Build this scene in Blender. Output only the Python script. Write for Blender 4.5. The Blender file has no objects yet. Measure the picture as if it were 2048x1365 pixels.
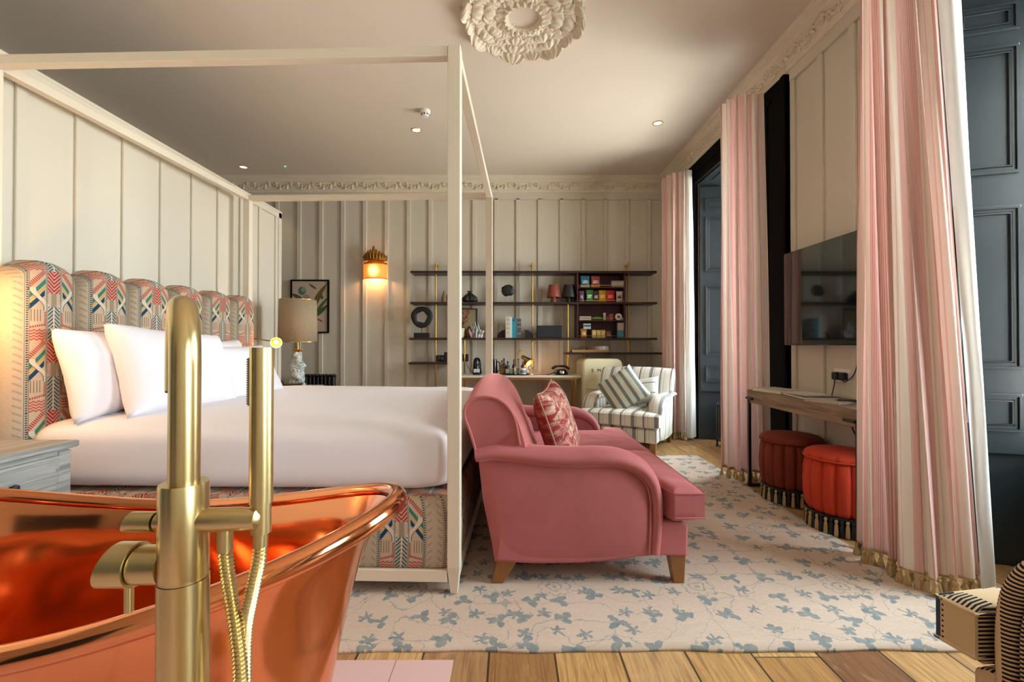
import bpy, bmesh, math, random
from mathutils import Vector, Matrix, noise, Euler
random.seed(7)
PI = math.pi
R = math.radians
scene = bpy.context.scene
COL = scene.collection

# ---------------------------------------------------------------- camera
EYE = 1.1
cam = bpy.data.cameras.new('camera')
cam.sensor_width = 36.0
cam.lens = 900 / 2048 * 36
cam.clip_start = 0.02
camo = bpy.data.objects.new('camera', cam)
camo.location = (0, 0, EYE)
camo.rotation_euler = (R(90.5), 0, R(-0.127))
COL.objects.link(camo)
scene.camera = camo

# ---------------------------------------------------------------- world, light, exposure
vs = scene.view_settings
vs.view_transform = 'Standard'
vs.look = 'None'
vs.gamma = 1.0
vs.use_curve_mapping = False
vs.exposure = 0.38
SKY = 24.0

world = bpy.data.worlds.new('daylight')
scene.world = world
world.use_nodes = True
wt = world.node_tree
wt.nodes.clear()
wo = wt.nodes.new('ShaderNodeOutputWorld')
wb = wt.nodes.new('ShaderNodeBackground')
wc = wt.nodes.new('ShaderNodeTexCoord')
wsx = wt.nodes.new('ShaderNodeSeparateXYZ')
wr = wt.nodes.new('ShaderNodeValToRGB')
wm = wt.nodes.new('ShaderNodeMath')
wm.operation = 'MULTIPLY_ADD'
wm.inputs[1].default_value = 0.5
wm.inputs[2].default_value = 0.5
wt.links.new(wc.outputs['Generated'], wsx.inputs[0])
wt.links.new(wsx.outputs['Z'], wm.inputs[0])
wt.links.new(wm.outputs[0], wr.inputs[0])
wr.color_ramp.elements[0].position = 0.40
wr.color_ramp.elements[0].color = (0.95, 0.92, 0.86, 1)
wr.color_ramp.elements[1].position = 0.56
wr.color_ramp.elements[1].color = (0.84, 0.93, 1.0, 1)
wt.links.new(wr.outputs[0], wb.inputs['Color'])
wb.inputs['Strength'].default_value = SKY
wt.links.new(wb.outputs[0], wo.inputs[0])

# room dimensions (metres)
XR = 2.2; XL = -4.2; YB = 6.35; YF = -2.6; ZC = 3.455
XP = -2.46                      # face of the panelled partition behind the bed
WIN = [(3.80, 5.27), (0.85, 2.33), (-1.95, -0.45)]    # window bays in the right-hand wall; last is unseen, added for more daylight
ZS = 3.0                        # head of the window bays
XG = 2.78                       # plane of the glazing

# sky portals, one in each window
for i, (a, b) in enumerate(WIN):
    pl = bpy.data.lights.new('window_portal', 'AREA')
    pl.shape = 'RECTANGLE'
    pl.size = b - a
    pl.size_y = ZS - 0.56
    pl.cycles.is_portal = True
    po = bpy.data.objects.new('window_portal', pl)
    po.location = (XG + 0.10, (a + b) / 2, (ZS + 0.56) / 2)
    po.rotation_euler = (0, R(90), 0)
    po.rotation_euler = (R(90), 0, R(90))
    COL.objects.link(po)

# spot and point lamps for the light fittings
def lamp(kind, name, loc, energy, color, size=0.05, rot=None, spot=None, parent=None, blend=0.4):
    l = bpy.data.lights.new(name, kind)
    l.energy = energy
    l.color = color
    if kind == 'SPOT':
        l.spot_size = spot
        l.spot_blend = blend
        l.shadow_soft_size = size
    elif kind == 'POINT':
        l.shadow_soft_size = size
    o = bpy.data.objects.new(name, l)
    o.location = loc
    if rot: o.rotation_euler = rot
    COL.objects.link(o)
    if parent: o.parent = parent
    return o
WARM = (1.0, 0.52, 0.2)

# ---------------------------------------------------------------- small shader language
def srgb(h):
    if isinstance(h, str):
        h = h.lstrip('#')
        c = [int(h[i:i+2], 16) / 255 for i in (0, 2, 4)]
        return tuple(((x / 12.92) if x <= 0.04045 else ((x + 0.055) / 1.055) ** 2.4) for x in c)
    return tuple(h)

class S:
    """a node socket with arithmetic"""
    def __init__(s, nt, k): s.nt = nt; s.k = k
    def m(s, op, *a):
        n = s.nt.nodes.new('ShaderNodeMath'); n.operation = op
        for i, x in enumerate((s,) + a):
            if isinstance(x, S): s.nt.links.new(x.k, n.inputs[i])
            else: n.inputs[i].default_value = x
        return S(s.nt, n.outputs[0])
    def __add__(s, o): return s.m('ADD', o)
    __radd__ = __add__
    def __sub__(s, o): return s.m('SUBTRACT', o)
    def __rsub__(s, o): return s.m('MULTIPLY', -1.0).m('ADD', o)
    def __mul__(s, o): return s.m('MULTIPLY', o)
    __rmul__ = __mul__
    def __truediv__(s, o): return s.m('DIVIDE', o)
    def frac(s): return s.m('FRACT')
    def floor(s): return s.m('FLOOR')
    def abs(s): return s.m('ABSOLUTE')
    def sin(s): return s.m('SINE')
    def cos(s): return s.m('COSINE')
    def sqrt(s): return s.m('SQRT')
    def pow(s, p): return s.m('POWER', p)
    def lt(s, o): return s.m('LESS_THAN', o)
    def gt(s, o): return s.m('GREATER_THAN', o)
    def min(s, o): return s.m('MINIMUM', o)
    def max(s, o): return s.m('MAXIMUM', o)
    def inr(s, a, b): return s.gt(a) * s.lt(b)
    def ss(s, a, b):
        n = s.nt.nodes.new('ShaderNodeMapRange'); n.interpolation_type = 'SMOOTHSTEP'
        s.nt.links.new(s.k, n.inputs['Value'])
        n.inputs['From Min'].default_value = a; n.inputs['From Max'].default_value = b
        return S(s.nt, n.outputs[0])

class M:
    def __init__(s, name):
        s.mat = bpy.data.materials.new(name); s.mat.use_nodes = True
        s.nt = s.mat.node_tree; s.nt.nodes.clear()
        s.out = s.nt.nodes.new('ShaderNodeOutputMaterial')
        s.b = s.nt.nodes.new('ShaderNodeBsdfPrincipled')
        s.nt.links.new(s.b.outputs[0], s.out.inputs[0])
        s.tc = None
    def coord(s, kind='Object'):
        if s.tc is None: s.tc = s.nt.nodes.new('ShaderNodeTexCoord')
        n = s.nt.nodes.new('ShaderNodeSeparateXYZ')
        s.nt.links.new(s.tc.outputs[kind], n.inputs[0])
        return [S(s.nt, n.outputs[i]) for i in range(3)]
    def vec(s, x, y, z=0.0):
        n = s.nt.nodes.new('ShaderNodeCombineXYZ')
        for i, q in enumerate((x, y, z)):
            if isinstance(q, S): s.nt.links.new(q.k, n.inputs[i])
            else: n.inputs[i].default_value = q
        return S(s.nt, n.outputs[0])
    def noise(s, vec, scale=5, detail=2, rough=0.5, dist=0.0):
        n = s.nt.nodes.new('ShaderNodeTexNoise')
        if vec is None:
            if s.tc is None: s.tc = s.nt.nodes.new('ShaderNodeTexCoord')
            s.nt.links.new(s.tc.outputs['Object'], n.inputs['Vector'])
        else: s.nt.links.new(vec.k, n.inputs['Vector'])
        n.inputs['Scale'].default_value = scale; n.inputs['Detail'].default_value = detail
        n.inputs['Roughness'].default_value = rough; n.inputs['Distortion'].default_value = dist
        return S(s.nt, n.outputs['Fac'])
    def white(s, vec):
        n = s.nt.nodes.new('ShaderNodeTexWhiteNoise'); n.noise_dimensions = '3D'
        s.nt.links.new(vec.k, n.inputs['Vector'])
        return S(s.nt, n.outputs['Value'])
    def voronoi(s, vec, scale=5, out='Distance', feature='F1'):
        n = s.nt.nodes.new('ShaderNodeTexVoronoi'); n.feature = feature
        s.nt.links.new(vec.k, n.inputs['Vector']); n.inputs['Scale'].default_value = scale
        return S(s.nt, n.outputs[out])
    def ramp(s, fac, stops, interp='LINEAR'):
        n = s.nt.nodes.new('ShaderNodeValToRGB'); cr = n.color_ramp; cr.interpolation = interp
        while len(cr.elements) < len(stops): cr.elements.new(0.5)
        for e, (p, c) in zip(cr.elements, stops):
            e.position = p; e.color = tuple(srgb(c)) + (1,)
        s.nt.links.new(fac.k, n.inputs[0])
        return S(s.nt, n.outputs[0])
    def mix(s, fac, a, b):
        n = s.nt.nodes.new('ShaderNodeMix'); n.data_type = 'RGBA'
        ins = {'f': n.inputs[0], 'a': n.inputs[6], 'b': n.inputs[7]}
        for k, x in (('f', fac), ('a', a), ('b', b)):
            if isinstance(x, S): s.nt.links.new(x.k, ins[k])
            elif k == 'f': ins[k].default_value = x
            else: ins[k].default_value = tuple(srgb(x)) + (1,)
        return S(s.nt, n.outputs[2])
    def set(s, key, v):
        i = s.b.inputs[key]
        if isinstance(v, S): s.nt.links.new(v.k, i)
        elif key in ('Base Color', 'Emission Color', 'Sheen Tint', 'Specular Tint', 'Subsurface Radius') and not isinstance(v, float):
            i.default_value = tuple(srgb(v)) + (1,) if len(i.default_value) == 4 else tuple(v)
        else: i.default_value = v
        return s
    def bump(s, h, strength=0.3, dist=0.01):
        n = s.nt.nodes.new('ShaderNodeBump'); n.inputs['Strength'].default_value = strength
        n.inputs['Distance'].default_value = dist
        s.nt.links.new(h.k, n.inputs['Height']); s.nt.links.new(n.outputs[0], s.b.inputs['Normal'])
        return s

def plain(name, col, rough=0.5, metal=0.0, sheen=0.0, coat=0.0, var=0.06, nscale=12, bump=0.0, bscale=60, bdist=0.002, emis=None, estr=0.0, spec=0.5, sub=0.0):
    """a plain procedural material: base colour with a faint mottled variation"""
    m = M(name)
    n = m.noise(None, nscale, 3)
    c = srgb(col)
    lo = tuple(max(0, x * (1 - var)) for x in c); hi = tuple(min(1, x * (1 + var)) for x in c)
    m.set('Base Color', m.mix(n, lo, hi)).set('Roughness', rough).set('Metallic', metal)
    if sheen:
        m.set('Sheen Weight', sheen); m.set('Sheen Roughness', 0.4)
        m.b.inputs['Sheen Tint'].default_value = (min(1, c[0]*2.2+.15), min(1, c[1]*2.2+.15), min(1, c[2]*2.2+.15), 1)
    if coat: m.set('Coat Weight', coat); m.set('Coat Roughness', 0.08)
    m.set('Specular IOR Level', spec)
    if bump: m.bump(m.noise(None, bscale, 3), bump, bdist)
    if emis: m.set('Emission Color', emis).set('Emission Strength', estr)
    return m.mat

# ---------------------------------------------------------------- mesh builder
class MB:
    def __init__(s): s.v = []; s.f = []; s.uv = []; s.mi = []
    def add(s, vs_, fs, uvs=None):
        o = len(s.v); s.v += [tuple(p) for p in vs_]
        for k, f in enumerate(fs):
            s.f.append([i + o for i in f])
            s.uv.append([uvs[i] for i in f] if uvs else None)
        return s
    def box(s, x0, x1, y0, y1, z0, z1, mat=None):
        P = [Vector((x, y, z)) for x in (x0, x1) for y in (y0, y1) for z in (z0, z1)]
        if mat is not None: P = [mat @ p for p in P]
        F = [(0,1,3,2),(4,6,7,5),(0,4,5,1),(2,3,7,6),(0,2,6,4),(1,5,7,3)]
        return s.add(P, F)
    def bar(s, a, b, w, h=None, up=(0,0,1)):
        """a rectangular bar from a to b, w wide, h high"""
        a = Vector(a); b = Vector(b); h = w if h is None else h
        d = (b - a).normalized(); u = Vector(up)
        if abs(d.dot(u)) > .99: u = Vector((1,0,0))
        x = d.cross(u).normalized(); z = x.cross(d).normalized()
        P = [q + x*i*w/2 + z*j*h/2 for q in (a, b) for i in (-1,1) for j in (-1,1)]
        return s.add(P, [(0,1,3,2),(4,6,7,5),(0,4,5,1),(2,3,7,6),(0,2,6,4),(1,5,7,3)])
    def cyl(s, a, b, r0, r1=None, n=20, caps=True):
        return s.tube([a, b], [r0, r0 if r1 is None else r1], n, caps=caps)
    def tube(s, pts, r, n=12, caps=True, ry=None, up=None, closed=False):
        pts = [Vector(p) for p in pts]; N = len(pts)
        rr = r if isinstance(r, (list, tuple)) else [r]*N
        ryy = (ry if isinstance(ry, (list, tuple)) else [ry]*N) if ry is not None else rr
        o = len(s.v); prev = None
        for i, p in enumerate(pts):
            a = pts[i-1] if (i > 0 or closed) else pts[i]
            b = pts[(i+1) % N] if (i < N-1 or closed) else pts[i]
            d = (b - a).normalized()
            if up is not None: x = Vector(up)
            elif prev is None: x = Vector((0,0,1)) if abs(d.z) < .9 else Vector((1,0,0))
            else: x = prev
            x = (x - d * x.dot(d)).normalized(); y = d.cross(x); prev = x
            for k in range(n):
                t = 2*PI*k/n
                s.v.append(tuple(p + x*math.cos(t)*rr[i] + y*math.sin(t)*ryy[i]))
        L = N if closed else N-1
        for i in range(L):
            j = (i+1) % N
            for k in range(n):
                k2 = (k+1) % n
                s.f.append([o+i*n+k, o+i*n+k2, o+j*n+k2, o+j*n+k]); s.uv.append(None)
        if caps and not closed:
            s.f.append([o+k for k in reversed(range(n))]); s.uv.append(None)
            s.f.append([o+(N-1)*n+k for k in range(n)]); s.uv.append(None)
        return s
    def lathe(s, prof, c=(0,0,0), n=32, fn=None, caps=True):
        """profile of (radius, z) turned about the z axis; fn(angle, r, z) -> r"""
        o = len(s.v); N = len(prof)
        for r, z in prof:
            for k in range(n):
                t = 2*PI*k/n; q = fn(t, r, z) if fn else r
                s.v.append((c[0]+q*math.cos(t), c[1]+q*math.sin(t), c[2]+z))
        for i in range(N-1):
            for k in range(n):
                k2 = (k+1) % n
                s.f.append([o+i*n+k, o+i*n+k2, o+(i+1)*n+k2, o+(i+1)*n+k]); s.uv.append(None)
        if caps:
            if prof[0][0] > 1e-5: s.f.append([o+k for k in reversed(range(n))]); s.uv.append(None)
            if prof[-1][0] > 1e-5: s.f.append([o+(N-1)*n+k for k in range(n)]); s.uv.append(None)
        return s
    def prism(s, poly, axis, lo, hi):
        """2-D outline pushed along an axis"""
        def p3(a, b, t): return {'x': (t, a, b), 'y': (a, t, b), 'z': (a, b, t)}[axis]
        n = len(poly); P = [p3(a, b, lo) for a, b in poly] + [p3(a, b, hi) for a, b in poly]
        F = [tuple(range(n)), tuple(reversed(range(n, 2*n)))]
        F += [(i, i+n, (i+1) % n + n, (i+1) % n) for i in range(n)]
        return s.add(P, F)
    def grid(s, fn, nu, nv, cu=False, cv=False, uvfn=None):
        """surface fn(u, v), u and v in 0..1"""
        o = len(s.v); a = nu if cu else nu+1; b = nv if cv else nv+1; U = []
        for i in range(a):
            for j in range(b):
                s.v.append(tuple(fn(i/nu, j/nv))); U.append(uvfn(i/nu, j/nv) if uvfn else (i/nu, j/nv))
        for i in range(nu):
            for j in range(nv):
                i2 = (i+1) % a; j2 = (j+1) % b
                ids = [i*b+j, i2*b+j, i2*b+j2, i*b+j2]
                s.f.append([o+q for q in ids]); s.uv.append([U[q] for q in ids])
        return s
    def build(s, name, mat, parent=None, smooth=40, bevel=0, seg=2, sub=0, solid=0, loc=None, rot=None, label=None, mod_edge=None):
        me = bpy.data.meshes.new(name)
        bm = bmesh.new()
        vv = [bm.verts.new(p) for p in s.v]
        hasuv = any(u is not None for u in s.uv)
        lay = bm.loops.layers.uv.new('UVMap') if hasuv else None
        for f, u in zip(s.f, s.uv):
            try: fc = bm.faces.new([vv[i] for i in f])
            except ValueError: continue
            if lay and u:
                for l, q in zip(fc.loops, u): l[lay].uv = q
        bmesh.ops.remove_doubles(bm, verts=bm.verts, dist=1e-6)
        bmesh.ops.recalc_face_normals(bm, faces=bm.faces)
        if smooth:
            for f in bm.faces: f.smooth = True
            if smooth is not True:
                for e in bm.edges:
                    if len(e.link_faces) == 2 and e.calc_face_angle(0) > R(smooth): e.smooth = False
        bm.to_mesh(me); bm.free()
        me.materials.append(mat)
        o = bpy.data.objects.new(name, me); COL.objects.link(o)
        if parent is not None: o.parent = parent
        if loc: o.location = loc
        if rot: o.rotation_euler = rot
        if bevel:
            b = o.modifiers.new('bevel', 'BEVEL'); b.width = bevel; b.segments = seg; b.limit_method = 'ANGLE'; b.angle_limit = R(35)
            if smooth:
                o.modifiers.new('wn', 'WEIGHTED_NORMAL').keep_sharp = False
                for e in me.edges: e.use_edge_sharp = False
        if sub:
            q = o.modifiers.new('sub', 'SUBSURF'); q.levels = sub; q.render_levels = sub
        if solid:
            q = o.modifiers.new('solid', 'SOLIDIFY'); q.thickness = solid; q.offset = 0
        if label: o['label'] = label
        return o

def tag(o, label, cat, group=None, kind=None):
    o['label'] = label; o['category'] = cat
    if group: o['group'] = group
    if kind: o['kind'] = kind
    return o
def thing(name, label, cat, loc=(0,0,0), rz=0, group=None, scale=None):
    o = bpy.data.objects.new(name, None); COL.objects.link(o)
    o.empty_display_size = 0.05; o.location = loc; o.rotation_euler = (0, 0, R(rz))
    if scale: o.scale = scale
    return tag(o, label, cat, group)
def struct(name, mb, mat, **k):
    o = mb.build(name, mat, **k); o['kind'] = 'structure'; return o
def copy_thing(o, loc, rz=0, label=None):
    c = o.copy(); COL.objects.link(c); c.location = loc; c.rotation_euler = (0, 0, R(rz))
    if label: c['label'] = label
    def rec(src, dst):
        for ch in list(src.children):
            d = ch.copy(); COL.objects.link(d); d.parent = dst; rec(ch, d)
    rec(o, c)
    return c
def smoothpath(pts, n=8, closed=False):
    """Catmull-Rom through the points"""
    P = [Vector(p) for p in pts]; out = []; N = len(P)
    rng = range(N if closed else N-1)
    for i in rng:
        p1 = P[i]; p2 = P[(i+1) % N]
        p0 = P[i-1] if (i > 0 or closed) else p1*2 - p2
        p3 = P[(i+2) % N] if (i+2 < N or closed) else p2*2 - p1
        for k in range(n):
            t = k/n
            out.append(0.5*((2*p1) + (-p0+p2)*t + (2*p0-5*p1+4*p2-p3)*t*t + (-p0+3*p1-3*p2+p3)*t*t*t))
    if not closed: out.append(P[-1])
    return out
def text(body, size, mat, loc, rot, parent, name='lettering', ext=0.001, align='CENTER', space=1.0):
    c = bpy.data.curves.new(name, 'FONT'); c.body = body; c.size = size; c.extrude = ext
    c.align_x = align; c.align_y = 'CENTER'; c.space_character = space
    c.materials.append(mat)
    tmp = bpy.data.objects.new(name, c); COL.objects.link(tmp)
    me = bpy.data.meshes.new_from_object(tmp); me.name = name
    bpy.data.objects.remove(tmp)
    o = bpy.data.objects.new(name, me); COL.objects.link(o)
    if not me.materials: me.materials.append(mat)
    o.location = loc; o.rotation_euler = rot
    if parent: o.parent = parent
    return o
# ---------------------------------------------------------------- materials
MT = {}
MT['wall'] = plain('cream_wall_paint', '#d0c8b7', .62, var=.015, nscale=3)
MT['ceiling'] = plain('ceiling_paint', '#dccfc0', .7, var=.015, nscale=2)
MT['plaster'] = plain('old_plaster', '#ded2be', .7, var=.08, nscale=18, bump=.45, bscale=60, bdist=.004)
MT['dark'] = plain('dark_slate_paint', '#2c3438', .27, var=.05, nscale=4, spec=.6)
MT['black'] = plain('black_paint', '#100e0d', .9, spec=.08, var=.05, nscale=4)
MT['iron'] = plain('cast_iron_black', '#1b1c1e', .35, var=.1)
MT['white'] = plain('white_plastic', '#e8e6e2', .35, var=.01)
MT['gloss_black'] = plain('gloss_black', '#08080a', .12, var=.05, coat=.5)
MT['matt_black'] = plain('matt_black', '#171718', .55, var=.08)
MT['bedframe'] = plain('painted_bed_frame', '#ded3bf', .45, var=.02, nscale=5)
MT['linen_white'] = plain('white_bed_linen', '#e9e5ea', .75, var=.01, sheen=.15, bump=.12, bscale=14, bdist=.01)
MT['pillow'] = plain('white_pillow_cotton', '#e8e4e9', .75, var=.01, sheen=.15, bump=.15, bscale=10, bdist=.01)
MT['walnut'] = plain('dark_walnut', '#2e1a16', .4, var=.25, nscale=6)
MT['mahogany'] = plain('mahogany_red', '#43161a', .4, var=.15, nscale=6)
MT['sheer'] = plain('white_curtain_lining', '#e6e8e4', .8, var=.01)
MT['oak'] = plain('golden_oak_leg', '#8a5a2c', .4, var=.25, nscale=14)
MT['palewood'] = plain('pale_wood_tray', '#b98a52', .5, var=.2, nscale=20)
MT['chrome'] = plain('chrome', '#d8d8d8', .1, metal=1.0, var=.01)
MT['gold'] = plain('antique_gilt', '#9a6a22', .38, metal=.8, var=.25, nscale=40)
MT['marble'] = plain('white_marble', '#dedad4', .15, var=.06, nscale=8)
MT['fridge'] = plain('cream_enamel', '#ddd3ae', .2, var=.01, coat=.5)
MT['terracotta'] = plain('terracotta_ceramic', '#8a3f2a', .5, var=.1)
MT['paper'] = plain('paper_white', '#ded8cc', .7, var=.03)

def brass(name, col, rough, ax='z'):
    m = M(name); x, y, z = m.coord()
    k = {'z': (900, 900, 4), 'x': (4, 900, 900)}[ax]
    n = m.noise(m.vec(x*k[0], y*k[1], z*k[2]), 1.0, 2)
    c = srgb(col)
    m.set('Base Color', m.mix(n, tuple(q*.95 for q in c), tuple(min(1, q*1.03) for q in c))).set('Metallic', 1.0)
    m.set('Roughness', n*.06 + (rough-.03))
    return m.mat
MT['brass'] = brass('brushed_brass', '#d3bd88', .30)
MT['brass_h'] = brass('brushed_brass_crosswise', '#d3bd88', .30, 'x')
MT['brass2'] = brass('warm_brass_tube', '#c49a52', .3)

m = M('polished_copper')
x, y, z = m.coord()
n = m.noise(None, 2.6, 3, .5, .6); n2 = m.noise(m.vec(x*3, y*3, z*50), 3, 3)
m.set('Base Color', m.mix(n, (.78, .26, .10), (.86, .37, .18))).set('Metallic', 1.0)
m.set('Roughness', n*.10 + n2*.05 + .05).bump(m.noise(None, 2.4, 2, .5, .5), .45, .03)
MT['copper'] = m.mat

def velvet(name, col, sheen=.7):
    m = M(name); c = srgb(col); n = m.noise(None, 4.5, 3, .55, .6)
    m.set('Base Color', m.mix(n, tuple(q*.78 for q in c), tuple(min(1, q*1.15) for q in c))).set('Roughness', .7)
    m.set('Sheen Weight', sheen).set('Sheen Roughness', .35)
    m.b.inputs['Sheen Tint'].default_value = (min(1, c[0]*2+.1), min(1, c[1]*2+.12), min(1, c[2]*2+.12), 1)
    m.set('Specular IOR Level', .2)
    m.bump(m.noise(None, 220, 2), .15, .001)
    return m.mat
MT['rose'] = velvet('rose_velvet', '#b06666', .8)
MT['coral'] = velvet('coral_red_velvet', '#c8442c', .4)
MT['russet'] = velvet('russet_velvet', '#7c3524', .35)

# glass pane: see-through with a mirror skin, so daylight passes
def glass(name, tint=(1, 1, 1), gl=.08, rough=.0):
    mt = bpy.data.materials.new(name); mt.use_nodes = True; nt = mt.node_tree; nt.nodes.clear()
    o = nt.nodes.new('ShaderNodeOutputMaterial'); mx = nt.nodes.new('ShaderNodeMixShader')
    t = nt.nodes.new('ShaderNodeBsdfTransparent'); g = nt.nodes.new('ShaderNodeBsdfGlossy')
    t.inputs[0].default_value = tuple(tint) + (1,); g.inputs['Roughness'].default_value = rough
    lw = nt.nodes.new('ShaderNodeLayerWeight'); lw.inputs[0].default_value = .25
    ma = nt.nodes.new('ShaderNodeMath'); ma.operation = 'MULTIPLY_ADD'; ma.inputs[1].default_value = .6; ma.inputs[2].default_value = gl
    nt.links.new(lw.outputs['Fresnel'], ma.inputs[0]); nt.links.new(ma.outputs[0], mx.inputs[0])
    nt.links.new(t.outputs[0], mx.inputs[1]); nt.links.new(g.outputs[0], mx.inputs[2]); nt.links.new(mx.outputs[0], o.inputs[0])
    return mt
MT['glass'] = glass('window_glass', (.96, .98, .97), .03)
MT['clearglass'] = glass('clear_glass', (.93, .95, .94), .12, .02)
def glow(name, col, e):
    mt = bpy.data.materials.new(name); mt.use_nodes = True; nt = mt.node_tree; nt.nodes.clear()
    o = nt.nodes.new('ShaderNodeOutputMaterial'); em = nt.nodes.new('ShaderNodeEmission')
    em.inputs[0].default_value = tuple(col) + (1,); em.inputs[1].default_value = e
    nt.links.new(em.outputs[0], o.inputs[0]); return mt
MT['bulb'] = glow('lit_bulb', (1, .72, .38), 14)
MT['downlight'] = glow('lit_downlight', (1, .76, .42), 2.2)
MT['led'] = glow('green_led', (.1, 1, .3), 2)

# wide reclaimed floor boards
m = M('reclaimed_boards')
x, y, z = m.coord()
W_ = .233
bx = (x + .078 + .233*20) / W_
col_i = bx.floor(); fx = bx.frac()
r1 = m.white(m.vec(col_i, 3.1, 1.0))
yy = y / 1.7 + r1 * 7.3
row = yy.floor(); fy = yy.frac()
r2 = m.white(m.vec(col_i, row, 5.0))
base = m.ramp(r2, [(0, '#6e4a30'), (.2, '#a5784c'), (.38, '#cfa468'), (.55, '#7e5638'), (.7, '#c0935a'), (.85, '#dab57c'), (1, '#946a48')])
gr = m.noise(m.vec(x*26 + r2*50, y*1.6, r2*9), 2.2, 5, .6, 1.2)
gr2 = m.noise(m.vec(x*7 + r2*30, y*2.5, 0.0), 1.5, 3, .5, 2.5)
c = m.mix(gr.ss(.35, .75)*.65, base, '#5a3a24')
c = m.mix(gr2.ss(.55, .8)*.35, c, '#e6c08a')
knot = m.voronoi(m.vec(x*1.0, y*.55 + r2, 0.0), 3.3)
c = m.mix(knot.lt(.035)*.8, c, '#2a1408')
seam = fx.lt(.018).max(fx.gt(.985)).max(fy.lt(.003))
c = m.mix(seam*.85, c, '#1c0e06')
m.set('Base Color', c).set('Roughness', gr*.25 + .28).bump(gr*.3 + (1.0 - seam), .35, .004)
MT['boards'] = m.mat

# pale rug with blue-grey sprigs and vines
m = M('sprigged_rug')
x, y, z = m.coord()
nz = m.noise(m.vec(x, y), 3.0, 2)
wx = m.noise(m.vec(x, y, 2.0), 24, 3, .6); wy = m.noise(m.vec(x, y, 6.0), 24, 3, .6)
x = x + (wx - .5)*.055; y = y + (wy - .5)*.055
def sprig(scale, ox, oy, size, lobes=3):
    px = x*scale + ox; py = y*scale + oy
    cx_, cy_ = px.floor(), py.floor()
    ra = m.white(m.vec(cx_, cy_, 1.3 + ox)); rb = m.white(m.vec(cx_, cy_, 7.7 + oy)); rc = m.white(m.vec(cx_, cy_, 4.1))
    dx = px.frac() - .5 + (ra - .5)*.45; dy = py.frac() - .5 + (rb - .5)*.45
    r = (dx*dx + dy*dy).sqrt(); th = dy.m('ARCTAN2', dx) + rc*6.283
    wob = m.noise(m.vec(x, y), 55, 1)*.06
    lim = ((th*lobes*.5).cos().abs().pow(1.3)*.75 + .2)*size
    return (r + wob - .03).lt(lim) * rc.gt(.12)
leaf = sprig(6.4, .0, .0, .30, 3).max(sprig(7.0, .37, .61, .25, 5))
nv1 = m.noise(m.vec(x + 3.0, y), 4.2, 0); nv2 = m.noise(m.vec(x, y + 9.0), 3.1, 0)
vine = (nv1 - .5).abs().lt(.0045).max((nv2 - .47).abs().lt(.0035))
# larger open rosettes
px = x*1.55 + .2; py = y*1.55 + .35
qx = px.frac() - .5; qy = py.frac() - .5
rr_ = (qx*qx + qy*qy).sqrt(); tq = qy.m('ARCTAN2', qx)
ring = (rr_ - ((tq*4.0).cos().abs()*.03 + .085)).abs().lt(.006).max((rr_ - .05).abs().lt(.006)).max(rr_.lt(.018))
inside = rr_.lt(.12)
weave = m.noise(m.vec(x*1.0, y*3.0), 260, 2)
basec = m.mix(nz, '#cfbba8', '#ddccbc')
basec = m.mix(weave.ss(.35, .7)*.45, basec, '#b39a84')
pat = (leaf * (1.0 - inside)).max(vine * (1.0 - inside)*.65).max(ring*.7)
fade = m.noise(m.vec(x, y), 30, 2)
c = m.mix(pat*(fade*.7 + .45).min(1.0), basec, '#75868b')
m.set('Base Color', c).set('Roughness', .95).set('Specular IOR Level', .1).bump(weave, .5, .004)
MT['rug'] = m.mat

m = M('pink_floor_tile')
x, y, z = m.coord()
fx = ((x + .40 + 4.0)/.4).frac(); fy = ((y - 1.575 + 4.0)/.4).frac()
g = fx.lt(.008).max(fy.lt(.008))
m.set('Base Color', m.mix(g, '#d9b9b2', '#8a7468')).set('Roughness', .3)
MT['tile'] = m.mat

# embroidered upholstery, uv in metres: u across a .295 m drop, v upward
m = M('embroidered_upholstery')
u, v, _ = m.coord('UV')
P_ = .295
p = ((u/P_).frac() - .5).abs()*P_
d = ((v*-1.0 + 40.0)/.33).frac()*.33
wv = m.noise(m.vec(u*220, v*220), 1.0, 2)
c = m.mix(wv, '#a3907c', '#b7a692')
def lay(mask, colr, k=1.0):
    global c
    c = m.mix(mask*k if k != 1.0 else mask, c, colr)
inn = p.lt(.098)
lay(inn, '#b8a084', .6)
q = d - p*1.25 + .02
lay(inn*p.gt(.036)*q.inr(.012, .036), '#38705f')
lay(inn*p.gt(.036)*q.inr(.040, .055), '#b8955a')
lay(inn*p.gt(.040)*q.inr(.062, .088), '#1b3c54')
lay(inn*p.gt(.036)*q.inr(-.040, -.010)*((d + p)/.012).frac().lt(.6), '#9e3532')
# white sweeping bands and their dark outline
bnd = p - (d.ss(.09, .175)*-.055 + .085)
lay(bnd.abs().lt(.011)*d.inr(.085, .19), '#c2b6a2')
lay((bnd - .013).abs().lt(.0016)*d.inr(.085, .19), '#4a4038')
lay((p - .031).abs().lt(.004)*((d/.006).frac().lt(.55)), '#4b5f66')
# centre chevrons
lay(p.lt(.027)*d.lt(.105)*((d + p*1.1)/.018).frac().lt(.60), '#a03030')
lay(p.lt(.012)*d.inr(.105, .17)*((d + p)/.008).frac().lt(.5), '#5c554e')
lay(p.lt(.026)*d.inr(.17, .33)*((d - p*1.0)/.018).frac().lt(.5), '#2f5a66')
lay(p.lt(.003)*d.gt(.17), '#c9bba6')
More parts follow.
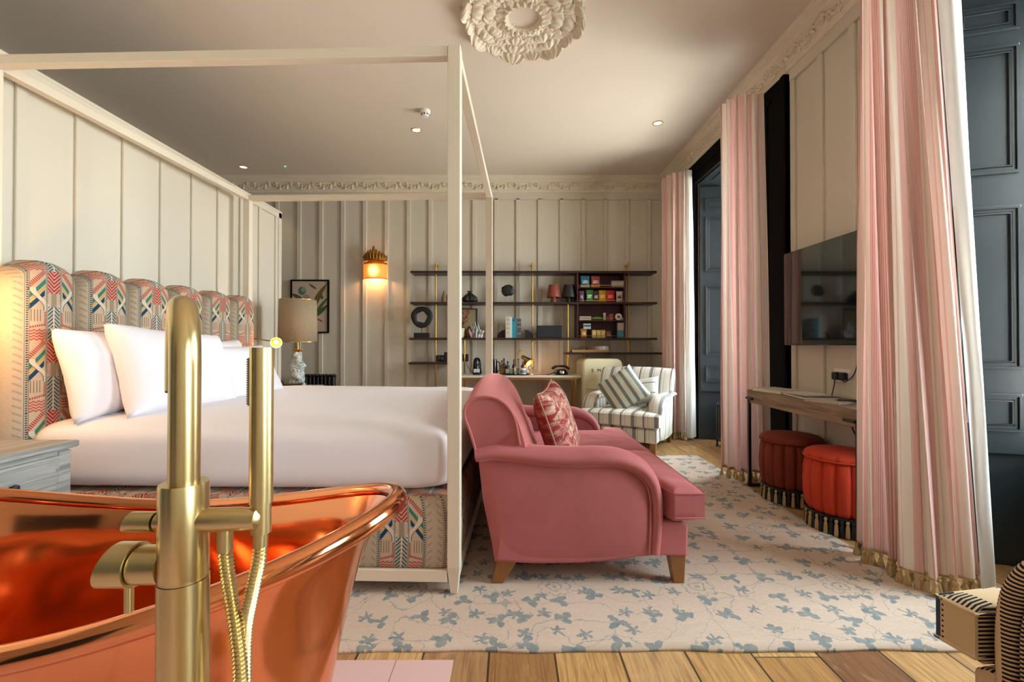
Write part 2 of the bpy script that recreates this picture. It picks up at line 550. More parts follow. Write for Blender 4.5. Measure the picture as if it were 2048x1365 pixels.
# hooks, ladders and zigzags
lay(p.inr(.034, .042)*d.inr(.195, .262)*((d/.007).frac().lt(.6)), '#9c3c38')
lay(p.inr(.036, .096)*(d - p*.25).inr(.240, .250)*((p/.008).frac().lt(.65)), '#9c3c38')
lay(p.inr(.052, .092)*d.inr(.185, .24)*((p/.011).frac().lt(.3)), '#6f6052')
zz = (d + ((p/.02).frac() - .5).abs()*.016)
lay(p.inr(.036, .097)*d.inr(.275, .33)*((zz/.0135).frac().lt(.5)), '#ad4742')
# borders
lay(p.inr(.0985, .1055)*((d/.0105).frac().lt(.55)), '#39404a')
lay((p - .109).abs().lt(.0012), '#5f6f66')
lay((p - .0955).abs().lt(.0012), '#5f6f66')
lay(p.inr(.115, .135)*((d + p*.8)/.033).frac().lt(.33)*((d + p*.8)/.0055).frac().lt(.35), '#6a5d50')
m.set('Base Color', c).set('Roughness', .9).set('Specular IOR Level', .15).bump(wv, .3, .002)
MT['embroid'] = m.mat

# pink ticking curtain, uv in metres
m = M('pink_ticking_curtain')
u, v, _ = m.coord('UV')
t = ((u + 5.0)/.125).frac()
band = t.inr(.0, .58)
pin = ((u + 5.0)/.0062).frac().lt(.58)
thin = t.inr(.76, .79)
wv = m.noise(m.vec(u*300, v*300), 1, 1)
c = m.mix(wv, '#e2d6c8', '#eae0d4')
c = m.mix(band*.4, c, '#e6b8b2')
c = m.mix(band*pin*.72, c, '#cb7876')
c = m.mix(thin*.5, c, '#cf8a88')
m.set('Base Color', c).set('Roughness', .85).set('Specular IOR Level', .15).set('Sheen Weight', .1)
# cloth lets a little daylight through
tr = m.nt.nodes.new('ShaderNodeBsdfTranslucent'); mx = m.nt.nodes.new('ShaderNodeMixShader'); mx.inputs[0].default_value = .22
m.nt.links.new(c.k, tr.inputs[0]); m.nt.links.new(m.b.outputs[0], mx.inputs[1]); m.nt.links.new(tr.outputs[0], mx.inputs[2]); m.nt.links.new(mx.outputs[0], m.out.inputs[0])
MT['curtain'] = m.mat
m = M('curtain_lining_cloth')
c = m.mix(m.noise(None, 3, 2), '#e2e4df', '#eceeea')
m.set('Base Color', c).set('Roughness', .85)
tr = m.nt.nodes.new('ShaderNodeBsdfTranslucent'); mx = m.nt.nodes.new('ShaderNodeMixShader'); mx.inputs[0].default_value = .4
m.nt.links.new(c.k, tr.inputs[0]); m.nt.links.new(m.b.outputs[0], mx.inputs[1]); m.nt.links.new(tr.outputs[0], mx.inputs[2]); m.nt.links.new(mx.outputs[0], m.out.inputs[0])
MT['lining'] = m.mat
m = M('straw_fringe')
x, y, z = m.coord()
n = m.noise(m.vec(x*300, y*300, z*6), 1, 2)
m.set('Base Color', m.mix(n, '#8a6a3e', '#d9c193')).set('Roughness', .8)
MT['fringe'] = m.mat
m = M('black_and_straw_fringe')
x, y, z = m.coord()
n = (x.m('ARCTAN2', y)*(44/6.28318)).frac().lt(.6)
m.set('Base Color', m.mix(n, '#8a7044', '#1a1410')).set('Roughness', .8)
MT['fringe2'] = m.mat

# woven stripe upholstery for the two armchairs; stripes follow the chair
def striped(name, fn, base, ysh=0.0):
    m = M(name)
    x, y, z = m.coord(); nx, ny, nz_ = m.coord('Normal')
    side = ny.abs().gt(.72)
    s_ = x*side + (y + ysh)*(1.0 - side)
    t_ = z*nz_.abs().lt(.6) + x*nz_.abs().gt(.6)*(1.0 - side) + z*side*nz_.abs().gt(.6)
    wv = m.noise(None, 180, 2)
    c0 = m.mix(wv, tuple(q*.93 for q in srgb(base)), base)
    c1 = fn(m, s_, t_, c0)
    m.set('Base Color', c1).set('Roughness', .9).set('Specular IOR Level', .15).bump(wv, .3, .0015)
    return m.mat
def f_far(m, s, t, c):
    k = ((s + 4.0)/.23).frac()
    c = m.mix(k.inr(.10, .26), c, '#85837f')
    c = m.mix(k.inr(.32, .34), c, '#6a6664')
    c = m.mix(k.inr(.62, .67), c, '#5a5452')
    c = m.mix(k.inr(.70, .72), c, '#94928e')
    c = m.mix(k.inr(.82, .84), c, '#a4a29e')
    return c
MT['stripe_far'] = striped('grey_stripe_upholstery', f_far, '#ddd6c8')
def f_near(m, s, t, c):
    k = ((s + 3.233)/.30).frac()
    dash = ((t + 3.0)/.0105).frac().lt(.52)
    c = m.mix(k.inr(.03, .20)*dash, c, '#1e1c24')
    c = m.mix(k.inr(.575, .59)*((t/.014).frac().lt(.4)), c, '#26242e')
    c = m.mix(k.inr(.60, .68), c, '#3a4a66')
    c = m.mix(k.inr(.69, .705)*((t/.014).frac().lt(.4)), c, '#26242e')
    return c
MT['stripe_near'] = striped('black_ticking_upholstery', f_near, '#d2b894', .025)
m = M('green_grey_stripe_cushion')
x, y, z = m.coord()
k = ((x + 4.02)/.085).frac()
c = m.mix(m.noise(None, 150, 1), '#bdbba4', '#d4d2bc')
c = m.mix(k.lt(.42), c, '#6d7674')
m.set('Base Color', c).set('Roughness', .9)
MT['cush_stripe'] = m.mat
m = M('white_stripe_cushion')
x, y, z = m.coord()
k = ((y + 4.02)/.12).frac()
c = m.mix(k.lt(.1), '#dad8d2', '#7c828a'); m.set('Base Color', c).set('Roughness', .9)
MT['cush_white'] = m.mat
m = M('crimson_floral_cushion')
x, y, z = m.coord()
n1 = m.noise(m.vec(x, y), 16, 4, .6, 1.5); n2 = m.noise(m.vec(x + 4.0, y), 9, 2, .5, 1.0)
c = m.mix(n2.ss(.42, .58), '#d8b49a', '#c68470')
c = m.mix(n1.ss(.50, .54), c, '#9a3038')
c = m.mix((n1 - .47).abs().lt(.012), c, '#5a2a30')
c = m.mix(z.lt(-.012)*.75, c, '#8e2a22')
m.set('Base Color', c).set('Roughness', .85)
MT['cush_red'] = m.mat

# limed grey wood, weathered console wood
def wood(name, a, b, ax, rough=.6, sc=1.0):
    m = M(name); x, y, z = m.coord()
    k = {'x': (2, 40, 40), 'y': (40, 2, 40), 'z': (40, 40, 2)}[ax]
    n = m.noise(m.vec(x*k[0]*sc, y*k[1]*sc, z*k[2]*sc), 1.0, 5, .6, .8)
    n2 = m.noise(None, 5, 3)
    c = m.mix(n.ss(.3, .7), a, b)
    c = m.mix(n2*.3, c, a)
    m.set('Base Color', c).set('Roughness', rough).bump(n, .3, .003)
    return m.mat
MT['limed'] = wood('limed_grey_wood', '#74746f', '#acaaa4', 'y')
MT['console'] = wood('weathered_console_wood', '#6a5340', '#a08a70', 'y')
m = M('lamp_linen')
x, y, z = m.coord()
n = m.noise(m.vec(x*90, y*90, z*160), 1, 3)
c = m.mix(n, '#8d7a60', '#b8a588'); m.set('Base Color', c).set('Roughness', .9)
tr = m.nt.nodes.new('ShaderNodeBsdfTranslucent'); mx = m.nt.nodes.new('ShaderNodeMixShader'); mx.inputs[0].default_value = .15
m.nt.links.new(c.k, tr.inputs[0]); m.nt.links.new(m.b.outputs[0], mx.inputs[1]); m.nt.links.new(tr.outputs[0], mx.inputs[2]); m.nt.links.new(mx.outputs[0], m.out.inputs[0])
MT['linen'] = m.mat
m = M('swirled_agate')
n = m.noise(None, 14, 4, .55, 3.0)
m.set('Base Color', m.ramp(n, [(.3, '#2c3a3c'), (.42, '#9fb0ae'), (.5, '#e0e4e0'), (.6, '#5a6b6e'), (.75, '#c8d0cc')])).set('Roughness', .25).bump(n, .6, .02)
MT['agate'] = m.mat
m = M('grey_streaked_coral')
n = m.noise(None, 22, 4, .6, 1.0)
m.set('Base Color', m.ramp(n, [(.35, '#4a4a50'), (.5, '#b9b6b4'), (.7, '#dedad6')])).set('Roughness', .5)
MT['coral_stone'] = m.mat
m = M('amber_shade')
x, y, z = m.coord()
m.set('Base Color', '#f0a050').set('Roughness', .5)
# the shade is lit: brightest round its bulb
dd = (x*x + z*z*.8).sqrt()
e = (1.0 - dd.ss(.0, .14))*1.5 + .65
m.set('Emission Color', m.mix(1.0 - dd.ss(.0, .12), '#ff8a28', '#ffd890')); m.nt.links.new(e.k, m.b.inputs['Emission Strength'])
MT['amber'] = m.mat
# botanical print
m = M('botanical_print')
x, y, z = m.coord()
def blade(x0, z0, x1, z1, w, bend=0.0):
    dx, dz = x1-x0, z1-z0; L = math.hypot(dx, dz); ux, uz = dx/L, dz/L
    a = (x - x0)*ux + (z - z0)*uz
    b = (x - x0)*(-uz) + (z - z0)*ux
    tt = (a/L)
    bb = b - (tt*(1.0 - tt))*bend
    prof = (tt*3.14159).sin().max(0.0).pow(.7)*w
    return bb.abs().lt(prof)*tt.inr(0.0, 1.0)
c = m.mix(m.noise(None, 6, 2), '#bfab98', '#cbb9a6')
for args, colr in [((.02,-.12,.24,.32,.035,.12), '#6b5f2c'), ((.06,-.14,.25,.12,.022,.04), '#55602e'), ((.05,-.16,.25,.02,.03,0), '#4a5a2c'),
                   ((.03,-.12,.18,.2,.014,.03), '#3f5a3c'), ((-.26,.18,-.06,.06,.028,.02), '#4b5538'), ((-.02,-.36,.08,-.12,.02,.03), '#5a6a66'),
                   ((.10,-.36,.06,-.14,.012,-.03), '#5f7268'), ((-.02,.32,.10,.24,.016,0), '#6a6030'), ((.08,-.16,.19,-.22,.01,0), '#a0303c')]:
    c = m.mix(blade(*args), c, colr)
def blob(cx, cz, rx, rz, colr):
    global c
    k = ((x - cx)*(x - cx))/(rx*rx) + ((z - cz)*(z - cz))/(rz*rz)
    c = m.mix(k.lt(1.0), c, colr)
blob(-.11, .22, .055, .06, '#5c7a6a'); blob(-.09, .24, .03, .035, '#8aa08c'); blob(-.05, .12, .05, .05, '#a88a80'); blob(.06, -.14, .04, .04, '#4a2a30'); blob(.17, .13, .02, .03, '#6a5a2a')
m.set('Base Color', c).set('Roughness', .4).set('Coat Weight', .3)
MT['print'] = m.mat
# ---------------------------------------------------------------- the room
struct('floor', MB().box(XL-.1, XG+.3, YF-.1, YB+.1, -.1, 0), MT['boards'], smooth=0)
struct('floor_tiles', MB().box(-3.6, -.20, YF, 1.575, 0.0, .004), MT['tile'], smooth=0)
struct('ceiling', MB().box(XL-.1, XR, YF-.1, YB+.1, ZC, ZC+.1), MT['ceiling'], smooth=0)

def battened(name, mb, mat=None): return struct(name, mb, mat or MT['wall'], smooth=0, bevel=.003, seg=1)
# back wall with upright battens
mb = MB().box(XL, XG, YB, YB+.1, 0, ZC)
k = -14
for k in range(-14, 8):
    xx = .07 + .3085*k
    if XL < xx < XR - .05: mb.box(xx, xx+.055, YB-.022, YB, 0.15, 3.17)
mb.box(XL, XR, YB-.022, YB, 3.15, 3.26); mb.box(XL, XR, YB-.03, YB, 0, .16)
battened('wall_back', mb)
# left and front walls
battened('wall_left', MB().box(XL-.1, XL, YF, YB, 0, ZC), MT['dark'])  # unseen wall, made dark to cut bounce onto the ceiling
battened('wall_front', MB().box(XL, XR, YF-.1, YF, 0, ZC))
# panelled partition behind the bed
mb = MB().box(XP-.12, XP, .2, 4.79, 0, 2.50)
yy = 2.222 - .3065*6
while yy < 4.75:
    mb.box(XP, XP+.016, yy, yy+.045, .1, 2.44); yy += .3065
mb.box(XP, XP+.018, .2, 4.79, 2.44, 2.50); mb.box(XP, XP+.018, 4.73, 4.79, 0, 2.50)
mb.box(XP-.125, XP+.022, .2, 4.795, 2.495, 2.515)
battened('wall_partition', mb)
# window wall: piers between the bays, heads above, apron below each sash
mb = MB()
ys = sorted(WIN); edges = [YF] + [q for w in ys for q in w] + [YB]
for i in range(0, len(edges), 2): mb.box(XR, XG+.25, edges[i], edges[i+1], 0, ZC)
for a, b in ys: mb.box(XR, XG+.25, a, b, ZS, ZC)
# battens on the pier behind the television
for yb in (3.475, 3.165, 2.865, 2.565): mb.box(XR-.02, XR, yb-.025, yb+.025, 0.14, 3.16)
mb.box(XR-.024, XR, 2.35, 3.50, 3.16, 3.25); mb.box(XR-.024, XR, 2.35, 3.50, 0, .14)
battened('wall_right', mb)

# dark bay linings: splayed jamb boards, soffit, apron, sill
SPL = .17
def bay(idx, a, b):
    mb = MB()
    for s, y0 in ((1, b), (-1, a)):
        # splayed jamb block filling the corner
        mb.prism([(XR-.0, y0+.001*s), (XR, y0-.005*s), (XG, y0-SPL*s), (XG, y0+.001*s)], 'z', 0, ZS)
    mb.prism([(XR, ZS+.001), (XR, ZS-.01), (XG, ZS-.14), (XG, ZS+.001)], 'y', a, b)
    # soffit moulding
    for t0, t1, dz in ((.12, .16, .014), (.70, .74, .014)):
        xa, xb = XR+(XG-XR)*t0, XR+(XG-XR)*t1
        za = ZS-.01-.13*t0; zb = ZS-.01-.13*t1
        mb.prism([(xa, za+.01), (xa, za-dz), (xb, zb-dz), (xb, zb+.01)], 'y', a+.2, b-.2)
    mb.box(XG-.06, XG, a+SPL, b-SPL, 0, .56)
    struct('trim_%d' % (idx*3+1), mb, MT['dark'], smooth=0, bevel=.004)
    # architrave round the bay on the room face
    mb = MB()
    w = .28
    mb.box(XR-.045, XR+.01, a-w, a-.005, 0, 3.235); mb.box(XR-.055, XR, a-w, a-w+.05, 0, 3.235); mb.box(XR-.055, XR, a-.05, a-.005, 0, 3.16)
    mb.box(XR-.045, XR+.01, b+.005, b+w, 0, 3.235); mb.box(XR-.055, XR, b+.005, b+.05, 0, 3.16)
    mb.box(XR-.045, XR+.01, a-.005, b+.005, ZS, 3.235)
    mb.box(XR-.06, XR, a-.1, b+.1, ZS+.10, ZS+.13)
    struct('trim_%d' % (idx*3+2), mb, MT['black'], smooth=0, bevel=.004)
for i, (a, b) in enumerate(WIN): bay(i, a, b)

# sash windows
for i, (a, b) in enumerate(WIN):
    w = bpy.data.objects.new('window_%d' % (i+1), None); COL.objects.link(w); w['kind'] = 'structure'
    w.location = (XG, (a+b)/2, 0)
    hw = (b-a)/2 - SPL; z0, z1 = .56, ZS-.14
    mb = MB()
    for zz0, zz1, xo in ((z0, (z0+z1)/2+.02, 0), ((z0+z1)/2-.02, z1, .04)):
        mb.box(xo, xo+.04, -hw, -hw+.05, zz0, zz1); mb.box(xo, xo+.04, hw-.05, hw, zz0, zz1)
        mb.box(xo, xo+.04, -hw, hw, zz0, zz0+.05); mb.box(xo, xo+.04, -hw, hw, zz1-.05, zz1)
        for k in (1, 2): mb.box(xo+.008, xo+.032, -hw+2*hw*k/3-.011, -hw+2*hw*k/3+.011, zz0, zz1)
        zm = (zz0+zz1)/2; mb.box(xo+.008, xo+.032, -hw, hw, zm-.011, zm+.011)
    mb.build('window_frame', MT['dark'], w, smooth=0)
    MB().box(.02, .024, -hw, hw, z0, z1).build('window_pane', MT['glass'], w, smooth=0)
    MB().box(-.16, .05, -hw-.10, hw+.10, z0-.04, z0).build('window_sill', MT['dark'], w, smooth=0, bevel=.006)

# folded shutter leaves on the far splayed jambs
PANELS = [(2.66, 2.80), (1.95, 2.59), (.98, 1.79), (.67, .86)]
def shutter(y0, label, side=1):
    ang = math.atan2(-SPL*side, XG-XR)
    t = thing('window_shutter', label, 'window shutter', (XR+.01, y0-.006*side, 0), math.degrees(ang), 'folded panelled shutters')
    L = .40; th = .03; s = -side
    lo, hi = sorted((0, s*th))
    mb = MB().box(0, L, lo, hi, .56, 2.94)
    mb.build('shutter_leaf', MT['dark'], t, smooth=0, bevel=.003)
    for (za, zb) in PANELS:
        mb = MB(); x0, x1 = .06, L-.085; f = s*th
        def ring(x0, x1, za, zb, w, d):
            e0, e1 = sorted((f, f+s*d))
            mb.box(x0, x1, e0, e1, za, za+w); mb.box(x0, x1, e0, e1, zb-w, zb)
            mb.box(x0, x0+w, e0, e1, za+w, zb-w); mb.box(x1-w, x1, e0, e1, za+w, zb-w)
        ring(x0, x1, za, zb, .014, .014); ring(x0+.014, x1-.014, za+.014, zb-.014, .016, .007); ring(x0+.034, x1-.034, za+.034, zb-.034, .006, .010)
        mb.build('panel_moulding', MT['dark'], t, smooth=0, bevel=.002)
    e0, e1 = sorted((s*.002, s*.032))
    MB().box(L+.012, L+.15, e0, e1, .56, 2.94).build('shutter_leaf', MT['dark'], t, smooth=0, bevel=.003)
    for z in (.8, 1.7, 2.62):
        MB().cyl((L+.006, s*.034, z-.045), (L+.006, s*.034, z+.045), .007, n=8).build('hinge', MT['iron'], t)
    return t
shutter(WIN[0][1], 'slate grey panelled shutter folded back in the far window bay, by the striped armchair')
shutter(WIN[1][1], 'slate grey panelled shutter folded back in the near window bay, beside the television wall curtain')

# cornice: stepped profile with a leafy frieze, run round the room
prof = [(0, 3.235), (.012, 3.235), (.018, 3.25), (.03, 3.255), (.035, 3.275), (.05, 3.285), (.055, 3.375), (.08, 3.39), (.085, 3.405), (.115, 3.425), (.12, 3.44), (.15, ZC+.005), (0, ZC+.005)]
def cornice(idx, run, lo, hi):
    """run: function (offset from wall, z) -> prism outline; axis"""
    axis, fn = run
    mb = MB().prism([fn(o, z) for o, z in prof], axis, lo, hi)
    # scrolls and leaves of the frieze, modelled in relief
    L = hi - lo; n = int(L/.15); zc = 3.33
    def P(s, o, z):
        q, zz = fn(o, z)
        return (s, q, zz) if axis == 'x' else (q, s, zz)
    for k in range(n):
        s0 = lo + L*(k+.5)/n; fl = 1 if k % 2 else -1
        pts = []
        for a in range(11):
            th = a/10*1.75*PI; r = .040*(1 - a/13)
            pts.append(P(s0 + math.cos(th)*r*1.2, .058, zc + fl*math.sin(th)*r))
        mb.tube(pts, [.013*(1 - a/16) for a in range(11)], n=5)
        for dx, dz, ln in ((.05, .012, .03), (.06, -.02, .026), (-.045, .022, .026)):
            a = P(s0+dx, .055, zc+fl*dz); b = P(s0+dx+ln*.8, .064, zc+fl*(dz+.016)); c_ = P(s0+dx+ln, .055, zc+fl*(dz+.034))
            mb.tube([a, b, c_], [.006, .015, .004], n=6)
    struct('trim_%d' % idx, mb, MT['plaster'], smooth=35)
cornice(20, ('x', lambda o, z: (YB-o, z)), XL, XR)
cornice(21, ('y', lambda o, z: (XR-o, z)), YF, YB)
cornice(22, ('y', lambda o, z: (XL+o, z)), YF, YB)
cornice(23, ('x', lambda o, z: (YF+o, z)), XL, XR)

# ---------------------------------------------------------------- ceiling rose
def acanthus(mb, c, ang, r0, L, W, lobes, h, curl, rng):
    ca, sa = math.cos(ang), math.sin(ang)
    def fn(u, v):
        w = v*2-1
        f = (u*lobes) % 1.0
        lob = math.sin(PI*min(1, f*1.12))**.5                       # rounded lobes cut by sharp notches
        body = (.30 + .70*math.sin(PI*min(1, u*.78+.02))) * (1 if u < .8 else math.sqrt(max(0, 1-((u-.8)/.2)**2))*.72+.28*(1-(u-.8)/.2))
        hw = W*body*(.70+.34*lob)
        x = r0 + L*u - .05*L*abs(w)**1.5*(1-lob) + .035*L*abs(w)*(f-.3)
        y = w*hw
        vein = (1-abs(w))**2.2*.45
        ribs = .22*math.cos((abs(w)*2.2 + f*1.0)*PI*2)*(abs(w) > .15)
        z = -h*(.35 + .65*u**.7)*(.45 + vein + ribs + .35*lob*(1-abs(w)**4))
        for eu in (.26, .50, .72):
            e = ((u-eu)*L/.011)**2 + ((abs(y)-hw*.42)/.009)**2
            if e < 1: z += h*1.1*(1-e)
        if u > .80: k = (u-.8)/.2; z -= curl*math.sin(k*PI*.8); x -= curl*.5*k*k
        if abs(w) > .98 or u < .01 or u > .995: z = 0
        return (c[0]+x*ca-y*sa, c[1]+x*sa+y*ca, c[2]+min(z, 0))
    mb.grid(fn, 64, 40)
t = thing('ceiling_rose', 'ornate plaster ceiling rose of overlapping acanthus leaves', 'ceiling rose', (.09, 3.20, ZC))
MB().lathe([(.115, 0.004), (.112, -.018), (.13, -.03), (.15, -.022), (.158, -.012), (.20, -.010), (.27, -.008), (.34, -.006), (.36, 0.004)], n=64, caps=False).build('ring', MT['plaster'], t)
for k in range(16):
    a = 2*PI*(k+.5)/16; mb = MB(); big = k % 2 == 0
    acanthus(mb, (0, 0, 0), a, .12, .35 if big else .33, .135 if big else .10, 4, .044 if big else .028, .03, None)
    # pierced eyes down the middle of the leaf
    mb.build('leaf', MT['plaster'], t, smooth=60)
for k in range(20):
    a = 2*PI*k/20
    MB().tube([(math.cos(a)*.118, math.sin(a)*.118, -.008), (math.cos(a)*.14, math.sin(a)*.14, -.034), (math.cos(a)*.168, math.sin(a)*.168, -.028)], [.009, .014, .004], n=6).build('petal', MT['plaster'], t)

# ---------------------------------------------------------------- ceiling fittings
def downlight(x, y, label):
    t = thing('recessed_downlight', label, 'ceiling light', (x, y, ZC), 0, 'small recessed ceiling lights')
    MB().lathe([(.044, -.001), (.046, -.005), (.052, -.005), (.056, 0.002)], n=24, caps=False).build('bezel', MT['brass2'], t)
    MB().lathe([(0.0001, -.0015), (.045, -.0015)], n=20).build('lens', MT['downlight'], t)
    lamp('SPOT', 'downlight_beam', (0, 0, -.02), 7, (1, .72, .42), .03, (0, 0, 0), R(95), t)
downlight(-1.036, 4.91, 'round recessed downlight lit beside the smoke detector, seen between the bed rails')
downlight(1.557, 4.75, 'round recessed downlight lit above the pink sofa side, near the window wall')
downlight(-3.54, 5.94, 'round recessed downlight lit over the panelled headboard partition')
t = thing('smoke_detector', 'white round smoke detector on the ceiling', 'smoke detector', (-.862, 4.50, ZC))
MB().lathe([(.05, 0.002), (.052, -.02), (.048, -.028), (.044, -.03)], n=32).build('base', MT['white'], t)
mb = MB().lathe([(.038, -.028), (.038, -.052), (.032, -.062), (.0001, -.066)], n=32); mb.build('sensor_head', MT['white'], t)
for k in range(8):
    a = 2*PI*k/8
    MB().box(-.006, .006, -.002, .002, -.006, .006, Matrix.Translation((math.cos(a)*.0385, math.sin(a)*.0385, -.045)) @ Matrix.Rotation(a+PI/2, 4, 'Z')).build('vent_slot', MT['black'], t, smooth=0)
t = thing('ceiling_sensor', 'tiny ceiling sensor with a green light', 'sensor', (-2.97, 5.90, ZC))
MB().lathe([(.022, 0.002), (.02, -.008), (.0001, -.010)], n=20).build('base', MT['white'], t)
MB().lathe([(.009, -.009), (.007, -.014), (.0001, -.015)], n=12).build('lamp', MT['led'], t)

# ---------------------------------------------------------------- rug
mb = MB()
RX0, RX1, RY0, RY1 = -2.0, 1.835, 1.617, 4.44
mb.grid(lambda u, v: (RX0+(RX1-RX0)*u, RY0+(RY1-RY0)*v + (.004*math.sin(u*31) + .003*math.sin(u*67))*(1 if v < .01 else 0), .012+.0006*math.sin(u*40)*math.sin(v*30)), 80, 60)
rug = mb.build('rug', MT['rug'], smooth=True)
q = rug.modifiers.new('solid', 'SOLIDIFY'); q.thickness = .012; q.offset = -1
tag(rug, 'large pale rug with blue-grey sprigs and vines under the bed and sofa', 'rug')

# unseen panelled door and surround, added as a dark reflection for the copper
mb = MB().box(-2.6, -1.7, YF, YF+.05, 0, 2.3)
for x0, x1 in ((-2.5, -2.2), (-2.1, -1.8)):
    for z0, z1 in ((.2, .9), (1.05, 2.15)): mb.box(x0, x1, YF+.05, YF+.062, z0, z1)
struct('reflection_door_1', mb, MT['dark'], smooth=0, bevel=.006)
mb = MB().box(-2.72, -2.6, YF, YF+.07, 0, 2.42); mb.box(-1.7, -1.58, YF, YF+.07, 0, 2.42); mb.box(-2.6, -1.7, YF, YF+.07, 2.3, 2.42)
struct('trim_30', mb, MT['dark'], smooth=0, bevel=.006)
# ---------------------------------------------------------------- four-poster bed (local x runs to the foot, origin at the near foot corner)
BX, BY, BR = -.222, 1.96, -1.8
bed = thing('four_poster_bed', 'cream painted four poster bed with scalloped embroidered headboard', 'bed', (BX, BY, 0), BR)
BL, BW, BH, PT = 2.19, 1.97, 2.418, .056
for (x, y) in ((-PT, 0), (-PT, BW-PT), (-BL, 0), (-BL, BW-PT)):
    mb = MB(); z1 = .13; e = .012
    P = [(x+e, y+e, .013), (x+PT-e, y+e, .013), (x+PT-e, y+PT-e, .013), (x+e, y+PT-e, .013)]
    for z in (z1, BH): P += [(x, y, z), (x+PT, y, z), (x+PT, y+PT, z), (x, y+PT, z)]
    F = [(0,1,2,3), (8,9,10,11)] + [(a+o, (a+1) % 4+o, (a+1) % 4+4+o, a+4+o) for o in (0, 4) for a in range(4)]
    mb.add(P, F); mb.build('post', MT['bedframe'], bed, smooth=0, bevel=.003)
q = .047
for a, b in (((-BL+PT, PT/2), (-PT, PT/2)), ((-BL+PT, BW-PT/2), (-PT, BW-PT/2))):
    MB().box(a[0], b[0], a[1]-q/2, a[1]+q/2, BH-.046, BH-.001).build('canopy_rail', MT['bedframe'], bed, smooth=0, bevel=.003)
for x in (-PT/2, -BL+PT/2):
    MB().box(x-q/2, x+q/2, PT, BW-PT, BH-.046, BH-.001).build('canopy_rail', MT['bedframe'], bed, smooth=0, bevel=.003)
for y in (0.004, BW-PT):
    MB().box(-BL+PT, -PT, y, y+.045, .066, .118).build('lower_rail', MT['bedframe'], bed, smooth=0, bevel=.003)
MB().box(-PT+.005, -.008, PT, BW-PT, .066, .118).build('lower_rail', MT['bedframe'], bed, smooth=0, bevel=.003)
MB().box(-BL+.004, -BL+PT-.008, PT, BW-PT, .066, .118).build('lower_rail', MT['bedframe'], bed, smooth=0, bevel=.003)
# upholstered base, rounded at the corners, uv in metres
def rrect(x0, x1, y0, y1, r, n=6):
    out = []
    for cx_, cy_, a0 in ((x1-r, y0+r, -90), (x1-r, y1-r, 0), (x0+r, y1-r, 90), (x0+r, y0+r, 180)):
        for k in range(n+1):
            a = R(a0 + 90*k/n); out.append((cx_+r*math.cos(a), cy_+r*math.sin(a)))
    return out
def wrap(mb, outline, zs, inset, uoff=0.0, top=True):
    """side skin of a rounded block with uv in metres, plus flat top and bottom"""
    n = len(outline); acc = [0]
    for i in range(n): 
        a = outline[i]; b = outline[(i+1) % n]; acc.append(acc[-1] + math.hypot(b[0]-a[0], b[1]-a[1]))
    sc = round(acc[-1]/.295)*.295/acc[-1]; acc = [q*sc for q in acc]
    cx_ = sum(p[0] for p in outline)/n; cy_ = sum(p[1] for p in outline)/n
    def at(i, z, ins):
        x, y = outline[i % n]; dx, dy = cx_-x, cy_-y
        l = math.hypot(dx, dy)
        return (x + (ins if dx > 0 else -ins)*min(1, abs(dx)/.1), y + (ins if dy > 0 else -ins)*min(1, abs(dy)/.1), z)
    for i in range(n):
        for k in range(len(zs)-1):
            P = [at(i, zs[k], inset[k]), at(i+1, zs[k], inset[k]), at(i+1, zs[k+1], inset[k+1]), at(i, zs[k+1], inset[k+1])]
            U = [(acc[i]+uoff, zs[k]-.36), (acc[i+1]+uoff, zs[k]-.36), (acc[i+1]+uoff, zs[k+1]-.36), (acc[i]+uoff, zs[k+1]-.36)]
            mb.add(P, [(0,1,2,3)], U)
    for z, ins in ((zs[0], inset[0]), (zs[-1], inset[-1])):
        P = [at(i, z, ins) for i in range(n)]
        mb.add(P, [tuple(range(n))], [(p[0], p[1]) for p in P])
zs = [.118, .13, .15, .2, .25, .3, .34, .38, .41, .43]
ins = [.012, .003, 0, -.004, -.006, -.006, -.004, 0, .006, .02]
mb = MB(); wrap(mb, rrect(-BL+.127, -.012, .012, BW-.012, .07), zs, ins, uoff=.0335)
# near side starts at x = -.082 and the outline runs from there; offset chosen so that a motif sits mid-drop by the foot post
mb.build('upholstered_base', MT['embroid'], bed, smooth=50)
